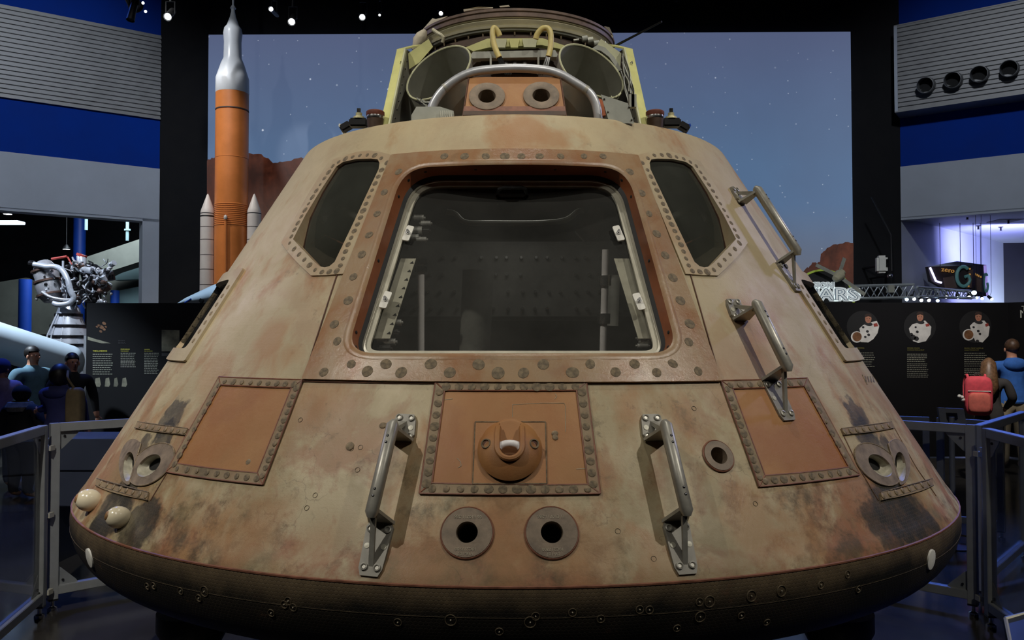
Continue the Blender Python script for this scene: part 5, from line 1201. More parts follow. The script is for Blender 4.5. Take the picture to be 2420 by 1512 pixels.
# white winged craft nose below the rocket
mat('craft_white', srgb(206, 220, 232), .4, 0, .05, 2)
YC = depth(13.2); WC = thing('white_craft_model', 'pale blue-white pointed craft nose resting above the landing panel', 'aircraft model', at(560, 720, YC)); bm = B(); prev = None
for (x, yt, yb, w) in ((419,716.5,717.5,.02),(440,704,720,.22),(470,690,722,.40),(510,672,724,.62),(570,655,730,.8),(640,640,740,.9)):
    t, b = at(x, yt, YC), at(x, yb, YC); cz = (t.z+b.z)/2; hz = (t.z-b.z)/2
    l = [bm.verts.new((t.x, YC+w*.5*math.cos(a), cz+hz*(math.sin(a) if math.sin(a) > 0 else math.sin(a)*.9))) for a in [2*math.pi*k/18 for k in range(18)]]
    if prev: skin_loops(bm, prev, l)
    else: bm.faces.new(l)
    prev = l
bm.faces.new(prev); obj('nose', bm, 'craft_white', WC)
bm = B(); P = [at(x, y, YC-.24) for x, y in ((469,709),(478,700),(486,703),(474,719))]; prism(bm, P, Vector((0, .06, 0))); obj('side_window', bm, 'dark_metal', WC, False)
bm = B(); tube(bm, [at(437,715,YC-.12), at(452,706,YC-.18)], .012, 6); obj('marking', bm, 'column_blue', WC)
bm = B(); c = at(600, 735, YC); cyl(bm, (c.x, c.y, 0), (c.x, c.y, c.z), .08, n=14); obj('craft_stand', bm, 'stand_black', WC)
spot('craft_spot', (-6.8, 6.5, 6.5), at(470, 700, YC), 800, (.6, .8, 1), 22, .7, .1)
# white fuselage with rounded blue-white end at the left edge
FU = thing('white_fuselage', 'long white rounded fuselage slanting in from the left edge', 'aircraft model', at(60, 900, depth(12)))
a, b = at(-120, 770, depth(10.6)), at(158, 856, depth(11.6)); d = (b-a).normalized(); bm = B(); R0 = .245
lathe(bm, [(.001, -3.2), (R0*.9, -3.1), (R0, -2.9), (R0, 0), (R0, (b-a).length)]+[(R0*math.cos(t), (b-a).length+R0*.9*math.sin(t)) for t in [R(90)*k/8 for k in range(1, 9)]], a, d, n=40); fo = obj('hull', bm, 'craft_white', FU)
bm = B(); lathe(bm, [(R0+.004, .2), (R0+.006, .26)], a, d, n=40); obj('hull_joint', bm, 'line_dark', fo)
for t in (.25, .85):
    c = a.lerp(b, t); bm = B(); cyl(bm, (c.x, c.y, 0), (c.x, c.y, c.z-.2), .05, n=12); obj('fuselage_stand', bm, 'stand_black', FU)
spot('fuselage_spot', (-8.4, 5.5, 6.0), a.lerp(b, .6), 3000, (.72, .86, 1), 34, .7, .1)
# ---------------------------------------------------------------- rocket engine
mat('engine_chrome', (.66, .68, .72), .26, .6, .08, 8); mat('engine_pale', srgb(196, 204, 214), .3, .3, .08, 8); mat('engine_dark', (.05, .05, .055), .3, .8, .3, 12); mat('engine_bronze', srgb(120, 96, 86), .35, .6, .25, 12); mat('tag_red', srgb(170, 60, 50), .6, 0, .1, 9)
YE = depth(14.0); EN = thing('rocket_engine', 'shiny silver rocket engine with curved pipes on its nozzle', 'engine', Vector((at(165, 800, YE).x, YE, 0)))
e = lambda x, y, dy=0.: at(x, y, YE+dy)
def et(name, pts, r, m, n=12, k=4, parent=EN): bm = B(); tube(bm, smooth_path([e(*q) for q in pts], k), r, n); return obj(name, bm, m, parent)
bm = B(); cx = e(162, 760).x
lathe(bm, [(.10, e(0,716).z), (.16, e(0,728).z), (.20, e(0,745).z), (.29, e(0,780).z), (.37, e(0,830).z), (.43, e(0,890).z), (.46, e(0,940).z), (.47, e(0,980).z)], (cx, YE, 0), n=40); nz = obj('nozzle_bell', bm, 'engine_pale', EN)
for (y, r) in ((744,.20),(770,.268),(795,.315),(815,.348),(840,.384),(868,.412),(900,.44),(935,.462)):
    bm = B(); z = e(0, y).z; lathe(bm, [(r, z-.022), (r+.018, z-.022), (r+.014, z+.022), (r-.01, z+.022)], (cx, YE, 0), n=40); obj('bell_hoop', bm, 'engine_dark', nz)
for dx in (-.18, -.11, .05):
    bm = B(); tube(bm, [Vector((cx+dx*.5, YE-.19, e(0,742).z)), Vector((cx+dx, YE-.30, e(0,790).z)), Vector((cx+dx*1.3, YE-.40, e(0,850).z))], .014, 6); obj('bell_pipe', bm, 'engine_pale', nz)
bm = B(); lathe(bm, [(.14, e(0,720).z), (.17, e(0,712).z), (.15, e(0,700).z), (.12, e(0,690).z), (.12, e(0,650).z), (.16, e(0,640).z)], (e(168,700).x, YE, 0), n=24); obj('throat', bm, 'engine_dark', EN)
bm = B(); c = e(112, 662); lathe(bm, [(.02,-.42), (.13,-.40), (.19,-.30), (.21,-.12), (.19,.02), (.20,.10), (.17,.20), (.12,.28), (.08,.31), (.02,.32)], c+Vector((0,0,.03)), (-.25, 0, 1), n=28); tp = obj('turbopump', bm, 'engine_chrome', EN)
for z in (-.28, -.05, .14): bm = B(); lathe(bm, [(.205, z-.02), (.225, z-.015), (.225, z+.015), (.20, z+.02)], c+Vector((0,0,.03)), (-.25, 0, 1), n=28); obj('pump_flange', bm, 'engine_bronze', tp)
bm = B(); c2 = e(215, 665); lathe(bm, [(.02,-.36), (.14,-.32), (.17,-.15), (.14,.0), (.18,.10), (.16,.24), (.05,.30)], c2, (.15, 0, 1), n=26); tp2 = obj('turbopump', bm, 'engine_dark', EN)
et('main_pipe', [(76,624,-.2),(95,627,-.22),(112,630,-.24),(130,630,-.26),(148,640,-.28),(160,662,-.3),(168,690,-.3),(174,702,-.28),(165,716,-.28),(140,720,-.26),(128,716,-.22)], .046, 'engine_pale', 14)
et('pipe_mouth', [(70,622,-.2),(80,624,-.2)], .055, 'engine_dark', 14, 2)
et('cross_pipe', [(172,632,-.2),(195,636,-.2),(218,640,-.2)], .055, 'engine_pale', 14, 2)
et('elbow', [(192,632,-.15),(193,620,-.15),(192,606,-.12)], .075, 'engine_pale', 16, 2)
et('elbow_cover', [(192,606,-.12),(194,601,-.12)], .085, 'tag_red', 14, 2)
et('gimbal_rod', [(149,616,-.22),(149,650,-.22),(148,690,-.22)], .018, 'engine_pale', 8, 2)
et('actuator', [(100,690,-.2),(120,702,-.24),(150,708,-.28),(166,708,-.28)], .026, 'engine_chrome', 10)
et('side_pump', [(235,650,-.1),(250,645,-.1),(262,650,-.1)], .075, 'engine_pale', 14, 2); et('side_pump_end', [(262,650,-.1),(264,662,-.1)], .06, 'engine_dark', 12, 2)
et('lower_pump', [(240,690,-.1),(258,676,-.1)], .06, 'engine_bronze', 12, 2); et('cover_bar', [(122,612,-.1),(158,606,-.1)], .022, 'tag_red', 6, 2); et('cover_strut', [(160,607,-.1),(170,626,-.1)], .014, 'tag_red', 6, 2)
random.seed(12)
for k in range(64):
    x, y = random.uniform(150, 258), random.uniform(620, 712); x2, y2 = x+random.uniform(-26, 26), y+random.uniform(-22, 26)
    et('small_line', [(x, y, random.uniform(-.30, -.1)), ((x+x2)/2+random.uniform(-10, 10), (y+y2)/2, random.uniform(-.36, -.16)), (min(max(x2, 148), 264), y2, -.2)], random.choice((.007, .011, .016)), random.choice(('engine_chrome', 'engine_dark', 'engine_dark', 'engine_chrome', 'engine_pale')), 6, 3)
for k in range(46):
    x, y = random.uniform(150, 262), random.uniform(622, 715); bm = B(); r = random.uniform(.018, .05)
    if k % 3: ball(bm, e(x, y, random.uniform(-.28, -.05)), (r, r, r*random.uniform(.6, 1.2)), 10, 6)
    else: p = e(x, y, -.2); cyl(bm, p, p+Vector((random.uniform(-.1, .1), -.05, random.uniform(-.08, .08))), r, n=10)
    obj('valve', bm, random.choice(('engine_chrome', 'engine_dark', 'engine_pale', 'engine_bronze')), EN)
for k in range(10):
    x, y = random.uniform(84, 140), random.uniform(640, 712); bm = B(); ball(bm, e(x, y, -.2), random.uniform(.012, .03), 8, 6); obj('valve', bm, random.choice(('engine_chrome', 'engine_dark')), EN)
bm = B(); lathe(bm, [(.55, 0), (.55, .10), (.40, .14), (.36, e(0,985).z+.02)], (cx, YE, 0), n=32); obj('engine_plinth', bm, 'stand_black', EN)
bm = B(); c = e(203, 900, -.2); box(bm, (c.x, c.y, .9), (.06, .06, 1.8)); obj('plinth_post', bm, 'truss_alu', EN, False)
spot('engine_fill', (-6.5, 6.0, 7.5), e(150, 670), 1800, (.85, .9, 1), 26, .7, .1); spot('engine_fill', (-11.5, 7.5, 6.5), e(130, 670), 1200, (.7, .8, 1), 26, .7, .1)  # two lights added to brighten the engine
# ---------------------------------------------------------------- black exhibit panels with print
mat('panel_black', (.0045, .0042, .0052), .75, 0, .1, 3, spec=.2); mat('print_grey', srgb(150, 148, 132), .7, 0, .05, 9); mat('print_yellow', srgb(196, 186, 70), .7, 0, 0); mat('print_olive', srgb(130, 122, 56), .7, 0, 0); mat('print_suit', srgb(206, 202, 196), .7, 0, .10, 10); mat('print_skin', srgb(170, 116, 92), .7, 0, .1, 30); mat('print_dark', srgb(40, 38, 40), .7, 0, .1, 20)
mat('print_circle', srgb(18, 17, 19), .7, 0, .25, 6); mat('print_photo', srgb(120, 116, 98), .7, 0, .35, 6); mat('print_visor', srgb(118, 80, 52), .5, 0, .3, 14); mat('print_red', srgb(150, 60, 50), .7, 0, .1, 9); mat('print_hair', srgb(52, 36, 30), .7, 0, .1, 20)
YP = depth(12.2)
def panel(lab, x0, x1, ytop=716):
    a, b = at(x0, ytop, YP), at(x1, ytop, YP); t = thing('exhibit_wall', lab, 'display panel', Vector(((a.x+b.x)/2, YP, 0))); bm = B(); box(bm, ((a.x+b.x)/2, YP+.06, a.z/2+.01), (b.x-a.x, .12, a.z-.02)); obj('board', bm, 'panel_black', t, False); return t
PLN = panel('black landing panel with yellow headings, left of the capsule', 205, 800); PRN = panel('black panel with three white-suited portraits, right of the capsule', 1700, 2382, 715)
a = at(2382, 715, YP); b = at(2700, 660, YP-1.7); t = thing('exhibit_wall', 'angled black panel at the right edge with grey lettering', 'display panel', Vector((a.x, YP, 0))); bm = B(); prism(bm, [Vector((a.x, YP, .02)), Vector((b.x, YP-1.7, .02)), Vector((b.x, YP-1.6, .02)), Vector((a.x, YP+.1, .02))], Vector((0, 0, a.z-.02))); obj('board', bm, 'panel_black', t, False)
me = text_mesh('Mission', .16, Matrix.Translation(at(2409, 751, YP-.19)) @ Matrix.Rotation(R(-30), 4, 'Z') @ FACING, .002); obj('lettering', me, 'print_dark', t); me.materials[0] = MATS['box_grey']
me = text_mesh('The', .11, Matrix.Translation(at(2414, 735, YP-.22)) @ Matrix.Rotation(R(-30), 4, 'Z') @ FACING, .002); obj('lettering', me, 'box_grey', t)
def pp(x, y, k=0): return at(x, y, YP-.002-.001*k)
def flat(name, pts, m, parent, k=0): bm = B(); prism(bm, [pp(x, y, k) for x, y in pts], Vector((0, .003, 0))); return obj(name, bm, m, parent, False)
def head(txt, x, y, wpx, m, parent):
    me = text_mesh(txt, .05, FACING, .0005); xs = [v.co.x for v in me.vertices]; wd = max(xs)-min(xs); k = wpx*12.2/1962/wd; me.transform(Matrix.Translation(pp(x, y, 1)) @ Matrix.Scale(k, 4)); return obj('heading', me, m, parent)
def rows(x0, x1, ys, m, parent, h=1.25):
    bm = B()
    for y in ys:
        x = x0; end = x1-random.uniform(0, (x1-x0)*.14)
        while x < end:
            w_ = random.uniform(2.2, 6.5); prism(bm, [pp(u, v, 1) for u, v in ((x, y),(min(x+w_, end), y),(min(x+w_, end), y+h),(x, y+h))], Vector((0, .0015, 0))); x += w_+1.3
    o = obj('text_block', bm, m, parent, False); o['kind'] = 'stuff'; return o
def fr(y0, y1, n): return [y0+(y1-y0)*k/(n-1) for k in range(n)]
# landing panel
head('THE LANDING', 219, 831, 34, 'print_yellow', PLN); rows(219, 267, fr(836, 883, 10), 'print_grey', PLN, 1.5)
head('PREPARING', 285, 826.5, 21, 'print_yellow', PLN); head('THE DESCENT', 285, 830.5, 19, 'print_yellow', PLN); rows(285, 322, fr(834, 854, 6), 'print_grey', PLN); rows(285, 322, fr(857, 866, 3), 'print_grey', PLN)
head('LANDED', 341, 826.5, 13, 'print_yellow', PLN); head('ON THE MOON', 341, 830.5, 19, 'print_yellow', PLN); rows(341, 376, fr(834, 882, 13), 'print_grey', PLN)
rows(279, 298, (804, 808, 811), 'print_dark', PLN, 1.3)
flat('moon_streak', [(207,795),(222,800),(248,807),(262,811),(240,811),(207,803)], 'print_photo', PLN)
for (x, y, r) in ((240,773,6),(234,769,4),(246,764,5),(238,783,4),(246,778,4),(229,772,3),(250,772,3)): flat('lander_picture', ell(x, y, r, r*.7, 30, 8), 'print_visor', PLN, x % 2)
flat('photo_print', [(382,779),(424,780),(424,830),(382,830)], 'print_photo', PLN); flat('photo_caption', [(382,834),(424,834),(424,841),(382,841)], 'print_dark', PLN)
for (x, w_) in ((231,15),(254,13),(274,11),(294,13)): flat('thumbnail', [(x-w_/2+2,894),(x+w_/2-3,892),(x+w_/2,908),(x+w_/2-3,914),(x-w_/2,913)], 'print_photo', PLN)
rows(219, 237, (919, 922, 925), 'print_dark', PLN, 1.3)
# portraits
def portrait(hx, hy, suit, circle, helmet, dark):
    P = flat('portrait', ell(*circle, 38, 38, 0, 30), 'print_circle', PRN)
    flat('suit_print', suit, 'print_suit', P, 1); flat('neck_print', ell(hx+.5, hy+13, 10, 4.5, 8, 16), 'print_dark', P, 2); flat('face_print', ell(hx, hy+.5, 7.6, 10.5, 0, 18), 'print_skin', P, 3); flat('hair_print', ell(hx, hy-6, 8.6, 5.6, 0, 16)[8:]+[(hx+7.6, hy-3), (hx, hy-5.5), (hx-7.6, hy-3)], 'print_hair', P, 4)
    for (dx, dy) in ((-3, 0), (3, 0)): flat('eye_print', ell(hx+dx, hy+dy, 1.3, .7, 0, 8), 'print_hair', P, 5)
    flat('mouth_print', ell(hx, hy+5.4, 2.6, .7, 0, 8), 'print_red', P, 5)
    if helmet: flat('helmet_print', ell(*helmet, 14, 13.5, 0, 20), 'print_suit', P, 3); flat('visor_print', ell(helmet[0]+.5, helmet[1]-.5, 11, 11, 0, 18), 'print_visor', P, 4)
    for (x, y, r) in dark: flat('fitting_print', ell(x, y, r, r*.9, 20, 10), 'print_dark', P, 3)
    return P
portrait(2052, 752.5, [(2031,776),(2040,768),(2060,761),(2072,758),(2078,770),(2074,787),(2064,801),(2052,809),(2034,808),(2034,790)], (2039,772), (2025,796), [(2040,773,3),(2050,783,3.5),(2053,791,3.5),(2045,796,3)])
portrait(2174.5, 748, [(2148,776),(2156,766),(2172,762),(2186,757),(2201,772),(2199,790),(2188,806),(2170,810),(2158,806),(2152,792)], (2174,772), None, [(2164,773,2.6),(2168,784,3.5),(2158,797,7),(2166,800,6),(2154,790,4)])
portrait(2312.5, 748, [(2292,770),(2300,762),(2318,758),(2326,757),(2339,772),(2336,794),(2322,809),(2305,806),(2298,790)], (2305,772), (2289,791), [(2301,773,2.8),(2312,782,3.4),(2316,789,3.2),(2310,806,4)])
flat('flag_print', [(2064,765),(2073,763),(2075,770),(2066,772)], 'print_red', PRN, 4); flat('flag_print', [(2187,766),(2195,764),(2197,770),(2189,772)], 'print_red', PRN, 4); flat('flag_print', [(2328,766),(2335,763),(2337,769),(2330,772)], 'print_red', PRN, 4)
head('NEIL ARMSTRONG', 2009, 823.5, 33, 'print_olive', PRN); head('COMMANDER', 2009, 828, 22, 'print_olive', PRN)
head('MICHAEL COLLINS', 2144, 823.5, 29, 'print_olive', PRN); head('COMMAND MODULE PILOT', 2144, 828, 40, 'print_olive', PRN)
head('EDWIN E. "BUZZ" ALDRIN, JR.', 2279, 823.8, 45, 'print_olive', PRN); head('LUNAR MODULE PILOT', 2279, 828.3, 34, 'print_olive', PRN)
rows(2009, 2068, fr(833, 865, 7), 'print_grey', PRN); rows(2144, 2192, fr(836, 853, 5), 'print_grey', PRN); rows(2144, 2196, fr(859, 890, 8), 'print_grey', PRN); rows(2279, 2332, fr(834, 864, 7), 'print_grey', PRN); rows(2279, 2330, fr(871, 898, 7), 'print_grey', PRN)
# ---------------------------------------------------------------- barriers
mat('barrier_paint', srgb(140, 142, 140), .45, .15, .06, 12); thin_glass('acrylic', (.93, .94, .95), (.9, .9, .9), 1.35, .01); mat('foot_chrome', (.75, .75, .75), .12, 1, 0)
def barrier(lab, p, q, h=1.19, grp=None, gus=True, w=.055, zb=.13):
    p, q = Vector((*p, 0)), Vector((*q, 0)); d = (q-p).normalized(); n = Vector((d.y, -d.x, 0)); ln = (q-p).length; t = thing('crowd_barrier', lab, 'barrier', p, grp)
    rot = Matrix((d, n, Vector((0,0,1)))).transposed()
    for c in (p+d*w/2, q-d*w/2):
        bm = B(); box(bm, c+Vector((0,0,(h+.07)/2)), (w, w, h-.07), rot, .003); po = obj('post', bm, 'barrier_paint', t, False)
        bm = B(); lathe(bm, [(.012, .075), (.012, .03), (.028, .022), (.030, .006), (.030, 0)], c, n=18); obj('levelling_foot', bm, 'foot_chrome', po)
        bm = B(); box(bm, c+Vector((0,0,.072)), (w*1.02, w*1.02, .012), rot); obj('post_cap', bm, 'black_plastic', po, False)
    for z in (h-w/2, zb):
        bm = B(); box(bm, (p+q)/2+Vector((0,0,z)), (ln-2*w, w, w), rot, .003); obj('rail', bm, 'barrier_paint', t, False)
    bm = B(); box(bm, (p+q)/2+Vector((0,0,(h-w/2+zb)/2)), (ln-2*w-.01, .008, h-w-zb-.03), rot); obj('acrylic_pane', bm, 'acrylic', t, False)
    if gus:
        for (c, s) in ((p+d*w, 1), (q-d*w, -1)):
            for (z, u) in ((h-w, -1), (zb+w/2, 1)):
                bm = B(); k = .12; prism(bm, [c+Vector((0,0,z)), c+d*s*k+Vector((0,0,z)), c+d*s*k*.9+Vector((0,0,z+u*.02)), c+d*s*.02+Vector((0,0,z+u*k*.9)), c+Vector((0,0,z+u*k))], n*.006)
                bmesh.ops.translate(bm, vec=n*-.003, verts=bm.verts[:]); g = obj('gusset', bm, 'barrier_paint', t, False); bm = B(); b_ = c+d*s*.03+Vector((0,0,z+u*.03)); cyl(bm, b_-n*.012, b_+n*.012, .008, n=8); obj('bolt', bm, 'dark_metal', g)
    return t
def fp_(px, py): v = atz(px, py, 0); return (v.x, v.y)
def dp(px, d): v = at(px, 1000, depth(d)); return (v.x, v.y)
barrier('grey barrier panel at the far left edge, pointing towards us', dp(-330, 3.2), dp(103, 5.20)); BL = barrier('grey barrier panel just left of the capsule with pale lit post', dp(118, 5.30), dp(470, 5.95))
BR = barrier('grey barrier panel just right of the capsule, behind its edge', dp(1900, 5.95), dp(2306, 5.22)); barrier('grey barrier panel at the far right edge, pointing towards us', dp(2331, 5.05), dp(2800, 3.3))
barrier('distant grey barrier panel behind the right rail, beside the label stand', dp(1990, 7.9), dp(2196, 7.6), 1.02, gus=False); barrier('distant grey barrier panel behind the label stand and the red backpack', dp(2214, 7.55), dp(2372, 7.2), 1.02, gus=False)
barrier('slanting blue lit barrier panel between the two right posts', dp(2308, 5.5), dp(2420, 6.6), 1.16, gus=False)
for (x, d_, zs, t) in ((112, 5.25, (1.04, .62, .14), BL), (2318, 5.14, (1.02, .14), BR)):
    c = Vector((*dp(x, d_), 0)); bm = B(); cyl(bm, c+Vector((0,0,.1)), c+Vector((0,0,1.06)), .010, n=8); hr = obj('hinge_rod', bm, 'frame_cream', t)
    for z in zs: bm = B(); box(bm, c+Vector((0,0,z)), (.075, .05, .03)); obj('hinge_clip', bm, 'frame_cream', hr, False)
# low grey cabinet seen through the left barrier
mat('cabinet_slate', srgb(70, 76, 92), .35, 0, .06, 4); c = at(330, 1105, depth(6.6)); CB = thing('grey_cabinet', 'low slate grey cabinet behind the left barrier pane', 'cabinet', Vector((c.x, c.y, 0))); a, b = at(140, 1028, depth(6.6)), at(140, 1182, depth(6.6)); m = at(140, 1102, depth(6.6)); x0 = a.x; x1 = at(600, 1000, depth(6.6)).x
for (z0, z1) in ((m.z+.005, a.z), (b.z, m.z-.005)): bm = B(); box(bm, ((x0+x1)/2, c.y, (z0+z1)/2), (x1-x0, .5, z1-z0), bev=.006); obj('drawer_front', bm, 'cabinet_slate', CB, False)
for x in (x0+.06, x1-.06): bm = B(); box(bm, (x, c.y, b.z/2), (.05, .4, b.z)); obj('leg', bm, 'stand_black', CB, False)
# label stands
p = at(2252, 985, depth(7.0)); LS = thing('label_stand', 'grey slanted label stand seen from behind, right of the capsule', 'label stand', Vector((p.x, p.y, 0))); bm = B(); P = [at(x, y, depth(7.0)) for x, y in ((2217,963),(2278,966),(2286,1012),(2224,1010))]; prism(bm, P, Vector((0, .025, 0))); obj('board', bm, 'barrier_paint', LS, False)
bm = B(); P = [at(x, y, depth(6.98)) for x, y in ((2238,975),(2262,976),(2264,990),(2240,990))]; prism(bm, P, Vector((0, .02, 0))); obj('mount_plate', bm, 'dark_metal', LS, False); bm = B(); q = at(2249, 985, depth(6.97)); cyl(bm, (q.x, q.y, 0), (q.x, q.y, q.z), .022, n=12); obj('stem', bm, 'barrier_paint', LS); bm = B(); lathe(bm, [(.16, 0), (.16, .012), (.03, .02)], (q.x, q.y, 0), n=24); obj('foot', bm, 'stand_black', LS)
p = at(2420, 1480, depth(3.3)); LB = thing('label_stand', 'near slanted label board with pale rim, bottom right corner', 'label stand', Vector((p.x, p.y, 0))); P = [Vector((0,0,0))]*4
P = [at(2376, 1462, -.62), at(2540, 1418, -.62), at(2600, 1640, -.95), at(2412, 1640, -.95)]; bm = B(); prism(bm, P, Vector((0, .02, -.02))); obj('board', bm, 'cabinet_slate', LB, False)
bm = B(); tube(bm, P+[P[0]], .009, 6); obj('rim', bm, 'frame_cream', LB); g = (P[0]+P[1]+P[2]+P[3])/4; bm = B(); cyl(bm, (g.x, g.y, 0), g-Vector((0,0,.02)), .03, n=12); lathe(bm, [(.15, 0), (.15, .012), (.03, .02)], (g.x, g.y, 0), n=20); obj('stem', bm, 'stand_black', LB)
# ================================================================== PEOPLE
def cloth(name, c, var=.12): return mat(name, c, .85, 0, var, 14, .3, 30)
mat('skin', srgb(196, 140, 112), .5, 0, .06, 20); mat('hair_brown', srgb(84, 60, 42), .5, 0, .3, 30); mat('hair_girl', srgb(120, 88, 60), .45, 0, .3, 40); mat('hair_dark', srgb(30, 24, 22), .5, 0, .2, 30); mat('shoe_pale', srgb(190, 160, 150), .6, 0, .1, 20); mat('shoe_tan', srgb(150, 110, 70), .6, 0, .1, 20); mat('eye_white', (.7,.7,.7), .3, 0, 0)
cloth('hoodie_blue', srgb(54, 108, 190)); cloth('khaki', srgb(160, 146, 120)); cloth('jacket_dark', srgb(60, 56, 54)); cloth('trousers_grey', srgb(104, 102, 100)); cloth('shirt_teal', srgb(96, 130, 146)); cloth('jeans', srgb(42, 54, 84)); cloth('coat_navy', srgb(48, 52, 104)); cloth('black_cloth', srgb(24, 22, 24)); cloth('fur_grey', srgb(116, 112, 104), .3); cloth('scarf_lilac', srgb(176, 156, 196)); cloth('backpack_pink', srgb(236, 84, 96)); cloth('backpack_coral', srgb(226, 116, 100)); cloth('tan_bag', srgb(116, 100, 72))
def person(lab, px, d, h, face, top, legs, shoes='shoe_pale', hair='hair_dark', hem=.50, arms=None, wide=1., lean=0., stride=0.):
    base = at(px, 1000, depth(d)); base.z = 0
    t = thing('person', lab, 'person', base)
    V, E_, Rd = [], [], []
    def v(p, r, link_to=None, ry=None):
        V.append(Vector(p)); Rd.append((r, ry or r)); i = len(V)-1
        if link_to is not None: E_.append((link_to, i))
        return i
    w_ = wide
    pel = v((0, 0, .525), .082*w_, None, .062*w_); sp = v((0, lean*.3, .63), .078*w_, pel, .060*w_); ch = v((0, lean*.7, .745), .088*w_, sp, .060*w_); nb = v((0, lean, .815), .055*w_, ch, .042); nk = v((0, lean-.004, .855), .031, nb); hd = v((0, lean-.012, .905), .046, nk, .050); tp_ = v((0, lean-.008, .958), .046, hd, .052)
    fingers = []
    for s in (-1, 1):
        A = (arms or {}).get(s) or [(s*.165*w_, .015, .64), (s*.170*w_, -.03, .505)]
        sh = v((s*.112*w_, lean, .795), .043*w_, ch); el = v(A[0], .034*w_, sh); wr = v(A[1], .022, el); dv = (Vector(A[1])-Vector(A[0])).normalized(); hn = v(Vector(A[1])+dv*.035, .021, wr, .012); pv = Vector(A[1])+dv*.035; sd_ = dv.cross(Vector((0, 1, 0)) if abs(dv.y) < .9 else Vector((1,0,0))).normalized(); fingers.append((pv, dv, sd_))
        hp = v((s*.055*w_, 0, .49), .062*w_, pel); kn = v((s*.058*w_, -.012+s*stride, .285), .046*w_, hp); an = v((s*.060*w_, .012+s*stride*1.6, .055), .030*w_, kn); v((s*.066*w_, -.075+s*stride*1.6, .022), .024, an, .020)
    me = bpy.data.meshes.new('body'); me.from_pydata(V, E_, []); o = bpy.data.objects.new('body_tmp', me); link(o)
    sk = o.modifiers.new('s', 'SKIN'); sk.use_smooth_shade = True
    for i, sv in enumerate(me.skin_vertices[0].data): sv.radius = Rd[i]; sv.use_root = (i == 0)
    su = o.modifiers.new('u', 'SUBSURF'); su.levels = 2; su.render_levels = 2
    dg = bpy.context.evaluated_depsgraph_get(); dg.update(); m2_ = bpy.data.meshes.new_from_object(o.evaluated_get(dg)); bpy.data.objects.remove(o)
    bm = B(); bm.from_mesh(m2_)
    for (pv, dv, sd_) in fingers:         # five bent fingers rooted in each palm
        for k in range(5):
            o_ = sd_*(-.014+.0075*k) if k < 4 else sd_*.018; ln = (.036, .042, .040, .032, .026)[k]; a = pv+o_*.9; q = dv if k < 4 else (dv+sd_*.8).normalized()
            if k == 4: a = pv-dv*.016+sd_*.012
            tube(bm, [a, a+q*ln*.5, a+q*ln*.85+Vector((0, -.008, 0)), a+q*ln+Vector((0, -.016, 0))], [.0058, .0054, .0048, .003], 6)
    # nose and ears belong to the same surface
    ball(bm, (0, lean-.065, .905), (.0055, .010, .010), 8, 6)
    for s in (-1, 1): ball(bm, (s*.049, lean-.006, .908), (.006, .012, .017), 8, 6)
    me = bpy.data.meshes.new('body'); hands = [p for p, _, _ in fingers]
    for f in bm.faces:
        c = f.calc_center_median(); f.smooth = True
        if c.z > .848: f.material_index = 0
        elif min((c-p).length for p in hands) < .055: f.material_index = 0
        elif c.z < .048: f.material_index = 3
        elif c.z < hem and abs(c.x) < .14*w_: f.material_index = 2
        else: f.material_index = 1
    bm.to_mesh(me); bm.free()
    for m in ('skin', top, legs, shoes): me.materials.append(MATS[m])
    M4 = Matrix.Translation(base) @ Matrix.Rotation(face, 4, 'Z') @ Matrix.Scale(h, 4); me.transform(M4); obj('body', me, None, t)
    def part(name, bm, m, sm=True): bmesh.ops.transform(bm, matrix=M4, verts=bm.verts[:]); return obj(name, bm, m, t, sm)
    for s in (-1, 1): bm = B(); ball(bm, (s*.017, lean-.054, .922), (.006, .004, .0035), 8, 6); part('eye', bm, 'hair_dark')
    bm = B(); ball(bm, (0, lean-.053, .882), (.014, .004, .003), 8, 6); part('mouth', bm, 'cap_red')
    return t, part, lean
def hair_cap(part, lean, m, low=.90, back=.058, n=20):
    bm = B(); ball(bm, (0, lean+.004, .940), (.0500, .0585, .0560), n, 14)
    for v in list(bm.verts):
        if v.co.y < lean-.015 and v.co.z < .950 or v.co.z < low: bm.verts.remove(v)
    part('hair', bm, m)
# man in blue hoodie at the right, back view
t, part, ln = person('man in blue hooded top and khaki trousers standing before portraits, back view', 2394, 11.2, 1.75, R(172), 'hoodie_blue', 'khaki', 'shoe_pale', 'hair_brown', .51, {-1: [(-.17, -.02, .64), (-.13, -.12, .55)], 1: [(.17, -.02, .64), (.13, -.12, .55)]}, 1.12)
hair_cap(part, ln, 'hair_brown', .885); bm = B(); ball(bm, (0, .052, .80), (.085, .040, .052), 16, 10); part('hood', bm, 'hoodie_blue'); bm = B(); lathe(bm, [(.098, -.012), (.104, 0), (.098, .014)], (0, 0, .515), n=24); bmesh.ops.scale(bm, vec=(1, .80, 1), verts=bm.verts[:]); part('hem_band', bm, 'hoodie_blue')
